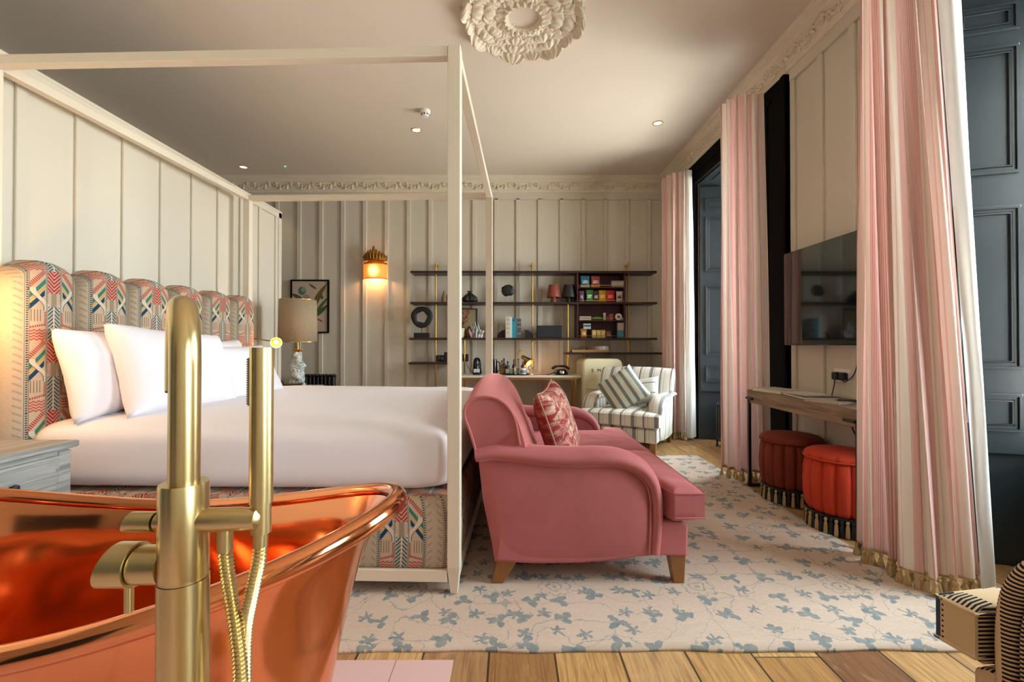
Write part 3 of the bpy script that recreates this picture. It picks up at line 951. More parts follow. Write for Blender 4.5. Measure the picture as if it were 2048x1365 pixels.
# headboard: six padded drops, each with an arched top
NC = 6; YH0, YH1 = -.02, 1.78; cw = (YH1-YH0)/NC; HX = -BL+.095
def hb(u, v, depth, i):
    w = u*2-1
    top = 1.355 + .150*math.sqrt(max(0, 1-(w*.97)**2))
    # rounded in depth over the top and down into the seams
    a = v*1.0
    zz = .20 + (top-.20)*min(1, a/.93)
    bul = (1-abs(w)**3.0)**.5
    x = HX + .055 + .075*bul
    if a > .9:
        k = (a-.9)/.1; ang = k*PI/2
        base = (.20 + (top-.20)*(.9/.93))
        zz = base + (top-base)*math.sin(ang)
        x = HX + (x-HX)*math.cos(ang)**.8 if k < 1 else HX
    y = YH0 + cw*(i + u)
    return (x, y, zz)
for i in range(NC):
    mb = MB()
    mb.grid(lambda u, v: hb(u, v, 1, i), 20, 44, uvfn=lambda u, v: (.295*(u), hb(u, v, 1, i)[2] + (0.055*max(0, (v-.9)/.1)) - .06))
    # flat back of the drop
    n = 20; P = [(HX, YH0+cw*(i+k/n), .20) for k in range(n+1)] + [(HX, YH0+cw*(i+k/n), hb(k/n, 1, 1, i)[2]) for k in range(n+1)]
    mb.add(P, [(k, k+1, n+2+k, n+1+k) for k in range(n)], [(.01, .5)]*len(P))
    for w in (0, 1):
        P = [hb(w, k/44, 1, i) for k in range(45)] + [(HX, YH0+cw*(i+w), hb(w, k/44, 1, i)[2]) for k in range(45)]
        mb.add(P, [(k, k+1, 46+k, 45+k) for k in range(44)], [(.01, .5)]*len(P))
    mb.build('headboard_drop', MT['embroid'], bed, smooth=50)
MB().box(-BL+.008, HX, YH0+.01, YH1+.04, .15, 1.36).build('headboard_back', MT['walnut'], bed, smooth=0)

# duvet and mattress: one soft tucked block
def superbox(mb, x0, x1, y0, y1, z0, z1, rx, rz, nu=72, nv=44, amp=.004, top_amp=.006, seed=0):
    """closed soft block made as a lathe-like shell of rounded outlines"""
    rings = []
    N = 10
    prof = []
    r = rz
    for k in range(N+1):
        a = PI/2*k/N; prof.append((r*(1-math.sin(a)) , z0 + r*(1-math.cos(a))))   # lower edge curls under
    prof = [(r*.35*(1-math.sin(PI/2*k/6)), z0 + r*.35*(1-math.cos(PI/2*k/6))) for k in range(7)]
    prof += [(0, z0 + (z1-z0)*t) for t in (.3, .4, .5, .6)]
    prof += [(r*(1-math.cos(PI/2*k/9)), z1-r + r*math.sin(PI/2*k/9)) for k in range(10)]
    out = []
    for ins_, z in prof: out.append([(p[0], p[1], z, ins_) for p in rrect(x0+ins_, x1-ins_, y0+ins_, y1-ins_, max(.02, rx-ins_*.5), 8)])
    return out
def soft_block(name, mat, parent, x0, x1, y0, y1, z0, z1, rx=.12, rz=.09, amp=.006, seed=0, bulge=.015):
    mb = MB(); nx, ny = 60, 56
    def sgn(a): return (a > 0) - (a < 0)
    # map a cube-like parameterisation onto a superellipsoid
    nU, nV = 120, 48
    cx_, cy_, cz_ = (x0+x1)/2, (y0+y1)/2, (z0+z1)/2; hx, hy, hz = (x1-x0)/2, (y1-y0)/2, (z1-z0)/2
    ex = .13
    def sp(c, e): return sgn(c)*abs(c)**e
    def fn(u, v):
        a = 2*PI*u; b = -PI/2 + PI*v
        # spend more rows on the shoulder
        cb, sb = math.cos(b), math.sin(b)
        ez = .30 if sb > 0 else .16
        x = sp(cb, ez)*sp(math.cos(a), ex); y = sp(cb, ez)*sp(math.sin(a), ex); z = sp(sb, .42)
        if z < 0: f = 1 - .0*z*z
        X = cx_ + hx*x*(1 + bulge*(1-z*z)); Y = cy_ + hy*y*(1 + bulge*(1-z*z)); Z = cz_ + hz*z
        n = noise.noise(Vector((X*3.1+seed, Y*3.1, Z*6)))*amp + noise.noise(Vector((X*9+seed, Y*9, Z*5)))*amp*.5
        fold = math.sin(X*26 + math.sin(X*7)*2)*.0035*max(0, -z)*abs(y)
        return (X + n*x + fold*.5, Y + n*y + fold, Z + n*.8*z)
    mb.grid(fn, nU, nV, cu=True)
    return mb.build(name, mat, parent, smooth=True)
dv = soft_block('duvet', MT['linen_white'], None, -2.04, -.024, .036, BW-.05, .428, .765, amp=.010, bulge=.006)
dv.location = (BX, BY, 0); dv.rotation_euler = (0, 0, R(BR))
tag(dv, 'smooth white duvet tucked over the thick mattress of the bed', 'duvet')

def pillow(name, w, h, t, mat, pinch=.07, sag=.0, seed=0, wr=.006, e=.5):
    """cushion lying in its local xy plane, thickness along z"""
    mb = MB(); n = 30
    for s in (1, -1):
        def fn(u, v):
            a = u*2-1; b = v*2-1
            ox = a*w/2*(1 - pinch*(1-b*b)); oy = b*h/2*(1 - pinch*(1-a*a))
            k = max(0, (1-a**4))**e*max(0, (1-b**4))**e
            z = s*t/2*k
            nn = noise.noise(Vector((ox*7+seed, oy*7, s*2)))*wr + noise.noise(Vector((ox*18+seed, oy*18, s*2)))*wr*.5
            edge = 1 if k > 0 else 0
            return (ox, oy, z + nn*k)
        mb.grid(fn, n, n)
    return mb
def place_pillow(nm, w, h, t, mat, loc, lean, yaw, roll=0, **k):
    o = pillow(nm, w, h, t, mat, **k).build(nm, mat, smooth=True)
    # local y (height) up, local z (face) forward
    o.rotation_mode = 'QUATERNION'
    m = Matrix.Rotation(R(yaw), 4, 'Z') @ Matrix.Rotation(R(-lean), 4, 'Y') @ Matrix(((0,0,1,0),(1,0,0,0),(0,1,0,0),(0,0,0,1))) @ Matrix.Rotation(R(roll), 4, 'Z')
    o.rotation_quaternion = m.to_quaternion(); o.location = loc
    return o
G = 'white pillows against the headboard'
for (loc, lean, yaw, roll, lab, sd, w, h) in (
    ((-2.05, 2.42, .962), 14, -2, 1, 'plump white pillow leaning on the headboard beside the limed grey nightstand', 1, .70, .46),
    ((-1.875, 2.55, .955), 20, -4, -4, 'large smooth white pillow in front of the pillow nearest the nightstand', 2, .76, .50),
    ((-2.03, 3.10, .93), 16, 1, 0, 'white pillow behind another on the window-lamp side of the bed, touching the headboard', 3, .70, .44),
    ((-1.90, 3.19, .895), 26, -3, 1, 'white pillow resting in front near the brass reading lamp and linen table lamp', 4, .74, .44)):
    o = place_pillow('pillow', w, h, .20, MT['pillow'], loc, lean, yaw, roll, seed=sd*3.3, wr=.012, pinch=.09)
    tag(o, lab, 'pillow', G)

# ---------------------------------------------------------------- near nightstand (front faces into the room)
t = thing('nightstand', 'limed grey wooden nightstand with drawers beside the bed head', 'nightstand', (-2.07, 1.655, 0))
MB().box(-.20, .22, -.235, .235, .10, .672).build('body', MT['limed'], t, smooth=0, bevel=.004)
mb = MB().box(-.215, .245, -.26, .26, .672, .70); mb.build('top', MT['limed'], t, smooth=0, bevel=.008)
for y in (-.215, .215):
    for x in (-.18, .20): MB().box(x-.022, x+.026, y-.025, y+.025, .004, .664).build('leg', MT['limed'], t, smooth=0, bevel=.004)
for z0, z1 in ((.50, .65), (.32, .48), (.14, .30)):
    d = MB().box(.215, .234, -.185, .185, z0, z1); d = d.build('drawer', MT['limed'], t, smooth=0, bevel=.004)
    MB().box(.232, .240, -.165, .165, z0+.02, z1-.02).build('drawer_panel', MT['limed'], d, smooth=0, bevel=.006)
    MB().lathe([(.0001, .025), (.012, .022), (.013, .015), (.006, .01), (.006, 0)], n=14).build('knob', MT['iron'], d, loc=(.240, 0, (z0+z1)/2), rot=(0, R(90), 0))

# far nightstand, mostly hidden behind the bed
t = thing('nightstand', 'limed grey nightstand carrying the linen shaded lamp beyond the bed', 'nightstand', (-2.12, 4.27, 0))
MB().box(-.20, .22, -.235, .235, .10, .672).build('body', MT['limed'], t, smooth=0, bevel=.004)
MB().box(-.215, .245, -.255, .26, .672, .70).build('top', MT['limed'], t, smooth=0, bevel=.006)
for y in (-.215, .215):
    for x in (-.18, .20): MB().box(x-.022, x+.022, y-.022, y+.022, .004, .664).build('leg', MT['limed'], t, smooth=0)

# table lamp with a swirled stone base
t = thing('table_lamp', 'table lamp with linen drum shade and swirling grey stone base', 'table lamp', (-2.03, 4.29, .7005))
def swirl(tn, r, z): return r*(1 + .20*math.sin(2*tn + z*38) + .12*math.sin(3*tn - z*55))
prof_ = [(.052, 0), (.06, .02), (.058, .06), (.066, .10), (.05, .15), (.06, .20), (.046, .25), (.045, .29), (.026, .33), (.018, .345)]
pp = [(v.x, v.y) for v in smoothpath([(a, b, 0) for a, b in prof_], 4)]
MB().lathe(pp, n=40, fn=swirl).build('lamp_base', MT['agate'], t)
for k in range(9):
    a = 2*PI*k/9; MB().tube([(math.cos(a)*.012, math.sin(a)*.012, .335), (math.cos(a)*.030, math.sin(a)*.030, .35), (math.cos(a)*.046, math.sin(a)*.046, .335+.02*(k % 2))], [.006, .010, .002], n=6).build('leaf', MT['gold'], t)
MB().cyl((0, 0, .34), (0, 0, .44), .008, n=12).build('stem', MT['brass2'], t)
MB().lathe([(.0001, .445), (.012, .45), (.03, .48), (.03, .51), (.0001, .535)], n=16).build('bulb', MT['bulb'], t)
mb = MB().lathe([(.172, .425), (.163, .83)], n=56, caps=False); o = mb.build('lamp_shade', MT['linen'], t, solid=.003)
mb = MB()
for z, r in ((.428, .171), (.827, .163)): mb.tube([(math.cos(2*PI*k/40)*r, math.sin(2*PI*k/40)*r, z) for k in range(40)], .0035, n=6, closed=True)
for k in range(3):
    a = 2*PI*k/3; mb.cyl((0, 0, .43), (math.cos(a)*.17, math.sin(a)*.17, .43), .002, n=6)
mb.build('shade_ring', MT['brass2'], t)
lamp('POINT', 'lamp_bulb_light', (0, 0, .56), 2.2, WARM, .03, parent=t)

t = thing('bedside_tray', 'small dark tray with one upturned pointed end beside the swirled lamp base', 'tray', (-2.0, 4.10, .7005), 10)
mb = MB()
mb.prism([(-.085, .075), (-.075, .045), (.08, .045), (.085, .055), (.075, 0), (-.07, 0)], 'y', -.055, .055)
mb.build('body', MT['matt_black'], t, smooth=0, bevel=.004)
MB().lathe([(.0001, .004), (.005, .003), (.006, 0)], n=10).build('stud', MT['chrome'], t, loc=(0, -.055, .025), rot=(R(90), 0, 0))

# brass reading lamps on swing arms
def reading_lamp(base, knee, head, aim, label, power=3.0):
    t = thing('reading_lamp', label, 'wall lamp', base, 0, 'brass reading lamps by the headboard')
    b = Vector(base); k = Vector(knee)-b; h = Vector(head)-b; a = Vector(aim).normalized()
    MB().lathe([(.035, 0), (.035, .008), (.012, .012), (.010, .03)], n=24).build('wall_plate', MT['brass2'], t, rot=(0, R(90), 0))
    MB().tube([(0.012, 0, 0), k, h - a*.03], .006, n=10).build('arm', MT['brass2'], t)
    MB().lathe([(.0001, -.012), (.009, -.008), (.012, 0), (.009, .008), (.0001, .012)], n=14).build('joint', MT['brass2'], t, loc=h - a*.035)
    sh = MB().lathe([(.010, -.035), (.016, -.03), (.030, -.012), (.042, .02), (.046, .045)], n=32, caps=False).build('lamp_shade', MT['brass2'], t, solid=.002)
    sh.location = h; sh.rotation_mode = 'QUATERNION'; sh.rotation_quaternion = a.to_track_quat('Z', 'Y')
    bu = MB().lathe([(.0001, -.02), (.012, -.012), (.02, .006), (.018, .02), (.0001, .03)], n=18).build('bulb', MT['bulb'], t, loc=h)
    bu.rotation_mode = 'QUATERNION'; bu.rotation_quaternion = a.to_track_quat('Z', 'Y')
    l = lamp('POINT', 'bulb_light', tuple(h + a*.06), power, WARM, .02, parent=t)
    return t
reading_lamp((XP+.016, 4.03, 1.15), (-2.30, 4.05, 1.155), (-2.085, 4.00, 1.125), (.45, -.85, -.12), 'brass swing-arm reading lamp with a lit round head beside the linen lamp')
reading_lamp((XP+.016, 1.70, 1.22), (-2.28, 1.70, 1.22), (-2.18, 1.70, 1.25), (-.12, .95, .05), 'brass swing-arm reading lamp lighting the headboard above the limed grey nightstand', 9.0)
# ---------------------------------------------------------------- roll-arm seats (local x forward, y across, origin on the floor)
def roll_arm_seat(name, label, cat, W, mat, loc, rz, scale=1.0, legmat=None, ncush=1, hump=.07, group=None, ax=0.0, zs=1.0, ah=0.0, xs=1.0, crest=.895):
    t = thing(name, label, cat, loc, rz, group, scale=(scale*xs, scale, scale*zs))
    def sh(pts): return [((p[0]+ax*max(0, min(1, (p[0]-.3)/.25)),)+(p[1]+ah*max(0, min(1, (p[1]-.2)/.3)),)+tuple(p[2:])) for p in pts]
    h = W/2
    # plinth / seat box with a slightly serpentine lower edge
    mb = MB(); n = 24
    top = .285
    side = [(-.075, .108), (.05, .098), (.15, .096), (.30, .098), (.42, .106), (.55, .125), (.66, .132), (.798, .127), (.800, .27), (.77, top), (-.06, top)]
    mb.prism(side, 'y', -h+.045, h-.045)
    mb.build('seat_frame', mat, t, smooth=0, bevel=.012)
    # arms
    for s in (1, -1):
        mb = MB(); y0 = s*(h-.055); y1 = s*(h-.01)
        inner = s*(h-.15)
        panel = [(-.075, .108), (.05, .098), (.15, .096), (.30, .098), (.42, .106), (.52, .12), (.60, .135), (.665, .137), (.668, .30), (.655, .42), (.60, .50), (.48, .545), (.30, .555), (.10, .560), (-.10, .585), (-.155, .590), (-.13, .38)]
        panel = sh(panel)
        mb.prism(panel, 'y', min(inner, y0), max(inner, y0))
        arm = mb.build('arm', mat, t, smooth=0)
        # skin panel, softly bulged outwards
        mb = MB()
        pts = [(-.150, .585), (-.02, .575), (.15, .553), (.34, .545), (.46, .538), (.545, .512), (.60, .465), (.622, .40), (.625, .30), (.618, .137)]
        lowp = [(-.078, .105), (.0, .101), (.08, .099), (.18, .098), (.28, .100), (.36, .103), (.44, .110), (.51, .119), (.57, .128), (.618, .135)]
        pts = sh(pts); lowp = sh(lowp)
        P = smoothpath([(a, b, 0) for a, b in pts], 4); Q = smoothpath([(a, b, 0) for a, b in lowp], 4); m_ = len(P)
        def fn(u, v):
            i = min(m_-1, int(round(u*(m_-1)))); a = P[i]; b = Q[i]
            return (b.x+(a.x-b.x)*v, s*(h-.0535 + .024*(math.sin(PI*min(1, max(0, u)))**.5)*(math.sin(PI*v)**.5)), b.y+(a.y-b.y)*v)
        mb.grid(fn, m_-1, 14)
        mb.build('outer_panel', mat, arm, smooth=True)
        mb = MB()
        rim = [(p.x, s*(h-.040), p.y) for p in P]
        mb.tube(rim, .0045, n=6); mb.build('piping', mat, arm)
        # rolled top running along and down the front
        path = smoothpath(sh([(-.165, .585, 0), (-.08, .596, 0), (.02, .590, 0), (.15, .575, 0), (.28, .570, 0), (.40, .572, 0), (.50, .562, 0), (.585, .525, 0), (.635, .465, 0), (.655, .39, 0), (.658, .28, 0), (.648, .140, 0)]), 6)
        N = len(path)
        rx = []; ry = []
        for i in range(N):
            u = i/(N-1)
            rx.append(.034 + .012*math.sin(PI*min(1, u*1.3)) if u < .9 else .034)
            ry.append(.080 - .020*max(0, (u-.55)/.45))
        mb = MB(); mb.tube([(p.x, s*(h-.085+.0), p.y) for p in path], rx, n=22, ry=ry, up=(0, 0, 1) if False else None)
        # oriented so the wide radius lies across the seat
        mb = MB(); ring = 22
        for i, p in enumerate(path):
            a = path[max(0, i-1)]; b = path[min(N-1, i+1)]; d = (b-a).normalized(); nrm = Vector((-d.y, d.x, 0))
            for k in range(ring):
                th = 2*PI*k/ring
                q = p + nrm*math.cos(th)*rx[i]
                mb.v.append((q.x, s*(h-.092) + math.sin(th)*ry[i], q.y))
        for i in range(N-1):
            for k in range(ring):
                k2 = (k+1) % ring
                mb.f.append([i*ring+k, i*ring+k2, (i+1)*ring+k2, (i+1)*ring+k]); mb.uv.append(None)
        mb.f.append(list(range(ring))); mb.uv.append(None); mb.f.append([(N-1)*ring+k for k in range(ring)]); mb.uv.append(None)
        mb.build('arm_roll', mat, arm, smooth=60)
    # back: one upholstered loft with a rolled, humped crest
    def topz(y): return crest + hump*(1-abs(y/h)**2.2)
    outer = [(-.078, .105), (-.12, .35), (-.160, .60)]
    def prof(y):
        tz = topz(y); d = tz - .895
        edge = max(0, (abs(y)/h - .80)/.20)
        b = 1 - edge**2*.55
        return [(-.078, .105, 0), (-.10, .24, 0), (-.125, .38, 0), (-.158, .58, 0), (-.190, .72+d*.5, 0), (-.215, tz-.085, 0), (-.205, tz-.035, 0), (-.165, tz-.006, 0), (-.11, tz, 0), (-.045, tz-.022, 0), (.015*b, tz-.085, 0), (.065*b, tz-.18, 0), (.105*b, tz-.29, 0), (.145*b, .52, 0), (.17*b, .40, 0), (.17*b, .28, 0)]
    mb = MB(); NY = 28
    prs = []
    yl = (h-.085)/(h-.045)
    for j in range(NY+1):
        w = j/NY*2-1; w = math.copysign(1-(1-abs(w))**1.5, w); y = w*(h-.045)
        prs.append((y, smoothpath(prof(y), 3)))
    K = len(prs[0][1])
    for y, pr in prs:
        for p in pr: mb.v.append((p.x, y*(yl + (1-yl)*max(0, min(1, (p.y-.575)/.02))), p.y))
    for j in range(NY):
        for k in range(K):
            k2 = (k+1) % K
            mb.f.append([j*K+k, j*K+k2, (j+1)*K+k2, (j+1)*K+k]); mb.uv.append(None)
    mb.f.append(list(range(K))); mb.uv.append(None); mb.f.append([NY*K+k for k in range(K)]); mb.uv.append(None)
    back = mb.build('backrest', mat, t, smooth=50)
    for s in (1, -1):
        pr = smoothpath(prof(h*.999), 3)
        seg = [p for p in pr if p.y > .60 or p.x < -.1 and p.y > .55]
        MB().tube([(p.x, s*(h-.043), p.y) for p in seg], .006, n=6).build('piping', mat, back)
    # seat cushions, T-shaped round the arm fronts
    cw = (2*h-.02)/ncush
    for i in range(ncush):
        ya = -h+.01+cw*i; yb = ya+cw
        mb = MB(); nx, ny = 34, 34
        x0, x1 = .10, .858; z0, z1 = .288, .452
        def outl(a, b):
            # a 0..1 back to front, b -1..1 across; T shape: narrow behind the arms
            x = x0+(x1-x0)*a
            ylo, yhi = ya, yb
            f = max(0, min(1, (x-.690-ax*.8)/.020)); f = f*f*(3-2*f)
            if i == 0: ylo = ya + .155*(1-f)
            if i == ncush-1: yhi = yb - .155*(1-f)
            return x, (ylo+yhi)/2 + b*(yhi-ylo)/2
        def ed(a): return (max(0, 1-abs(a)**7))**.42
        for sg in (1, -1):
            def fn(u, v):
                a = u; b = v*2-1
                x, y = outl(a, b)
                k = ed(a*2-1)*ed(b)
                crown = .018*(1-(a*2-1)**2)*(1-b*b)
                zc = (z0+z1)/2
                thick = (z1-z0)/2
                wr = noise.noise(Vector((x*6+i*3, y*6, sg)))*.006*k + noise.noise(Vector((x*15, y*15, sg)))*.003*k
                # outward belly so the borders are upright rather than pinched
                bel = .012*(1-k)
                return (x, y, zc + sg*(thick*(.66+.34*k) + crown*(sg > 0)) + wr)
            mb.grid(fn, nx, ny)
        # upright border band
        bd = [outl(0, b/20*2-1) for b in range(21)] + [outl(a/34, 1) for a in range(1, 35)] + [outl(1, 1-b/20*2) for b in range(1, 21)] + [outl(1-a/34, -1) for a in range(1, 34)]
        m_ = len(bd); zc = (z0+z1)/2; th = (z1-z0)/2*.66
        cx_ = sum(p[0] for p in bd)/m_; cy_ = sum(p[1] for p in bd)/m_
        def bf(u, v):
            k = int(round(u*m_)) % m_; x, y = bd[k]; w = v*2-1
            return (x, y, zc+w*th)
        mb.grid(bf, m_, 4, cu=True)
        c = mb.build('seat_cushion', mat, t, smooth=55)
        for sg in (1, -1):
            MB().tube([(p[0]+.001*(1 if p[0] > .5 else -1), p[1], zc+sg*th*1.0) for p in bd], .0045, n=6, closed=True).build('piping', mat, c)
    # legs
    for s in (1, -1):
        mb = MB(); y = s*(h-.085)
        lm = legmat or MT['oak']
        P = [(.715, y-.03, .135), (.790, y-.03, .135), (.790, y+.03, .135), (.715, y+.03, .135), (.738, y-.022, 0), (.786, y-.022, 0), (.786, y+.022, 0), (.738, y+.022, 0)]
        mb.add(P, [(0,1,2,3), (4,5,6,7), (0,1,5,4), (1,2,6,5), (2,3,7,6), (3,0,4,7)]); mb.build('leg', lm, t, smooth=0, bevel=.003)
        P = [(-.065, y-.028, .12), (.035, y-.028, .12), (.035, y+.028, .12), (-.065, y+.028, .12), (-.095, y-.02, 0), (-.040, y-.02, 0), (-.040, y+.02, 0), (-.095, y+.02, 0)]
        mb = MB().add(P, [(0,1,2,3), (4,5,6,7), (0,1,5,4), (1,2,6,5), (2,3,7,6), (3,0,4,7)]); mb.build('leg', lm, t, smooth=0, bevel=.003)
    return t
sofa = roll_arm_seat('sofa', 'dusty rose velvet roll-arm sofa at the foot of the bed', 'sofa', 1.56, MT['rose'], (.004, 2.775, .013), 0, ncush=2, hump=.045, crest=.852)
roll_arm_seat('armchair', 'grey and cream striped roll-arm armchair in the far corner by the window', 'armchair', .90, MT['stripe_far'], (1.45, 5.25, 0), -121, scale=1.0, hump=.02, zs=.92, xs=.88)
roll_arm_seat('armchair', 'beige armchair with black ticking stripes, only its corner in view', 'armchair', .84, MT['stripe_near'], (1.691, .438, 0), 99.5, scale=1.0, hump=.04, ax=.07, ah=.06)

# cushions
o = place_pillow('cushion', .44, .44, .16, MT['cush_red'], (.255, 2.46, .668), 18, -16, 6, seed=4, wr=.004, pinch=.10)
tag(o, 'crimson and cream floral cushion standing on the rose sofa', 'cushion')
cc = []
for i in range(41):
    for_ = None
def edge_piping(o, w, h, pinch, mat):
    pts = []
    n = 16
    for a, b in [(-1+2*i/n, -1) for i in range(n)] + [(1, -1+2*i/n) for i in range(n)] + [(1-2*i/n, 1) for i in range(n)] + [(-1, 1-2*i/n) for i in range(n)]:
        pts.append((a*w/2*(1-pinch*(1-b*b)), b*h/2*(1-pinch*(1-a*a)), 0))
    MB().tube(pts, .004, n=6, closed=True).build('piping', mat, o)
edge_piping(o, .44, .44, .10, plain('cushion_piping', '#c08a78', .8))
o = place_pillow('cushion', .44, .44, .15, MT['cush_stripe'], (1.21, 4.88, .615), 28, -118, 38, seed=6, wr=.004)
tag(o, 'grey-green striped square cushion set on its corner in the striped armchair', 'cushion')
o = place_pillow('cushion', .36, .30, .13, MT['cush_white'], (1.46, 4.98, .59), 24, -128, 12, seed=9, wr=.004)
tag(o, 'small white patterned cushion tucked behind the striped cushion', 'cushion')

# ---------------------------------------------------------------- copper bath
TC = (-1.05, 1.085); TA, TB = .765, .368
t = thing('bathtub', 'polished copper slipper bath with a thick rolled rim', 'bathtub', (TC[0], TC[1], 0.0045))
def rimz(x): return .572 + .145*abs(x/TA)**1.8
def tubpt(a, f, k):
    """a: angle, f: height fraction 0 floor .. 1 rim, k: wall inset"""
    c, s = math.cos(a), math.sin(a)
    # in plan the shell narrows towards the foot
    ta = TA*(.74 + .185*f + .075*f**8) - k; tb = TB*(.77 + .16*f + .07*f**8) - k
    x = ta*c; y = tb*s
    X = TA*c
    z = .05 + (rimz(X)-.05)*f
    return (x, y, z)
NA, NF = 96, 26
mb = MB()
mb.grid(lambda u, v: tubpt(2*PI*u, v, 0), NA, NF, cu=True)
def inn(u, v):
    a = 2*PI*u
    if v < .7:
        f = 1 - v/.7*.86; return tubpt(a, f, .012 + .02*(1-f)**3)
    k = (v-.7)/.3; x, y, z = tubpt(a, .14, .032); e = 1-k
    return (x*e, y*e, z - .02*(1-e*e))
mb.grid(inn, NA, 40, cu=True)
n0 = len(mb.v)
mb.build('tub_shell', MT['copper'], t, smooth=60)
pts = []
for k in range(120):
    a = 2*PI*k/120; x = TA*math.cos(a); y = TB*math.sin(a); pts.append((x*1.008, y*1.015, rimz(x)))
MB().tube(pts, .0235, n=18, closed=True).build('rolled_rim', MT['copper'], t, smooth=True)
mb = MB()
mb.grid(lambda u, v: ((TA*.755 + .012*math.sin(v*PI))*math.cos(2*PI*u), (TB*.785+.012*math.sin(v*PI))*math.sin(2*PI*u), .056*v), 80, 6, cu=True)
mb.build('plinth', MT['copper'], t, smooth=True)

# ---------------------------------------------------------------- floor-standing bath tap
TX, TY = -.3615, .50
t = thing('bath_tap', 'brushed brass floor-standing bath tap with tall curved spout and hand shower', 'bath tap', (TX, TY, 0.0045))
B = MT['brass']
MB().lathe([(.055, 0), (.055, .008), (.050, .012), (.030, .012)], n=40).build('floor_plate', B, t)
MB().cyl((0, 0, .01), (0, 0, .838), .0245, n=48).build('riser', B, t)
MB().lathe([(.0236, .8385), (.0236, .842), (.0240, .843), (.0240, .941), (.0232, .9435), (.016, .9435)], n=48).build('mixer_body', B, t)
# spout: up, over and down towards the bath
dx, dy = -.625, .78
pts = [(0, 0, .943), (0, 0, 1.0), (0, 0, 1.075)]
rb = .066
for k in range(1, 17):
    a = PI*k/16; q = rb*(1-math.cos(a)); pts.append((dx*q, dy*q, 1.075 + rb*math.sin(a)))
pts.append((dx*2*rb, dy*2*rb, 1.035))
MB().tube(pts, .0152, n=36).build('spout', B, t, smooth=60)
MB().lathe([(.0152, 0), (.0145, -.002), (.012, -.002)], n=30).build('spout_mouth', MT['matt_black'], t, loc=(dx*2*rb, dy*2*rb, 1.0345))
# temperature lever, lower, and diverter, upper, both point left
def handle(z, r, x0, x1, name):
    mb = MB()
    prof = [(r*.84, 0), (r*.84, (x0)), ]
    h_ = thing_part = MB().cyl((-.018, 0, z), (-x0, 0, z), r*.86, n=40).build(name+'_neck', MT['brass_h'], t)
    n = 44; mb = MB()
    # sleeve cut at a slant on its outer end
    def fn(u, v):
        a = 2*PI*u; y = math.cos(a)*r; zz = math.sin(a)*r
        xe = x1 - (1+math.sin(a))*.5*r*.55
        return (-(x0+.0015) - (xe-x0)*v, y, z+zz)
    mb.grid(fn, n, 4, cu=True)
    P = [fn(k/n, 1) for k in range(n)]; mb.add(P, [tuple(range(n))])
    P = [fn(k/n, 0) for k in range(n)]; mb.add(P, [tuple(range(n))])
    return mb.build(name, MT['brass_h'], t, smooth=40)
hd = handle(.8530, .0236, .0490, .0850, 'temperature_handle')
MB().cyl((-.0600, 0, .832), (-.0600, 0, .801), .0045, n=20).build('lever_pin', B, hd)
handle(.9000, .0108, .0290, .0625, 'diverter_handle')
# bracket arm and hand shower
mb = MB().cyl((.015, -.002, .9020), (.0660, .012, .9020), .0125, n=36)
mb.lathe([(.0001, .0125), (.006, .011), (.0105, .0065), (.0125, 0)], n=36, caps=False)
br = MB().tube([(.012, 0, .902), (.030, .0, .902), (.060, .003, .902), (.0795, .0035, .902), (.0835, .0035, .902)], [.0128, .0128, .0125, .0115, .006], n=36).build('shower_bracket', MT['brass_h'], t, smooth=50)
HXs, HYs = .0795, .010
MB().cyl((HXs, HYs, .918), (HXs, HYs, 1.0925), .0122, n=40).build('hand_shower', B, t)
MB().cyl((HXs, HYs, .884), (HXs, HYs, .9175), .0105, n=36).build('shower_holder', B, t)
mb = MB().box(HXs-.0140, HXs-.0105, HYs-.0045, HYs+.0045, 1.027, 1.081)
ns = mb.build('spray_strip', plain('grey_rubber', '#8a8478', .6), t, smooth=0, bevel=.001)
mb = MB()
for k in range(20):
    for j in (-1, 1): mb.cyl((HXs-.0135, HYs+j*.002, 1.0295+k*.0026), (HXs-.0158, HYs+j*.002, 1.0295+k*.0026), .0009, n=6)
mb.build('spray_nozzle', plain('pale_rubber', '#a59c8c', .6), ns)
def hose(path, label):
    P = smoothpath(path, 26); L = 0; acc = [0]
    for i in range(1, len(P)): L += (P[i]-P[i-1]).length; acc.append(L)
    step = .0011; n = int(L/step); pts = []; rad = []
    j = 0
    for i in range(n+1):
        s_ = L*i/n
        while j < len(acc)-2 and acc[j+1] < s_: j += 1
        f = (s_-acc[j])/max(1e-9, acc[j+1]-acc[j]); pts.append(P[j].lerp(P[j+1], f))
        rad.append(.0068 + .0010*math.cos(i*PI*2/4))
    MB().tube(pts, rad, n=14).build('shower_hose', B, t, smooth=70)
MB().cyl((.0430, .004, .866), (.0430, .004, .893), .0078, n=24).build('hose_union', B, t)
MB().cyl((HXs-.0005, HYs, .868), (HXs-.0005, HYs, .886), .0075, n=24).build('hose_union', B, t)
hose([(.0430, .004, .867), (.0440, .006, .845), (.0480, .008, .81), (.0570, .004, .768), (.0640, .0, .72), (.0690, -.005, .60), (.0660, .0, .40), (.055, .004, .22), (.040, .012, .13), (.030, .03, .10), (.038, .045, .16), (.050, .045, .30), (.0540, .038, .50), (.0530, .030, .62), (.0535, .024, .70), (.0580, .018, .768), (.0680, .013, .812), (.0765, .0105, .848), (HXs-.0005, HYs, .869)], '')
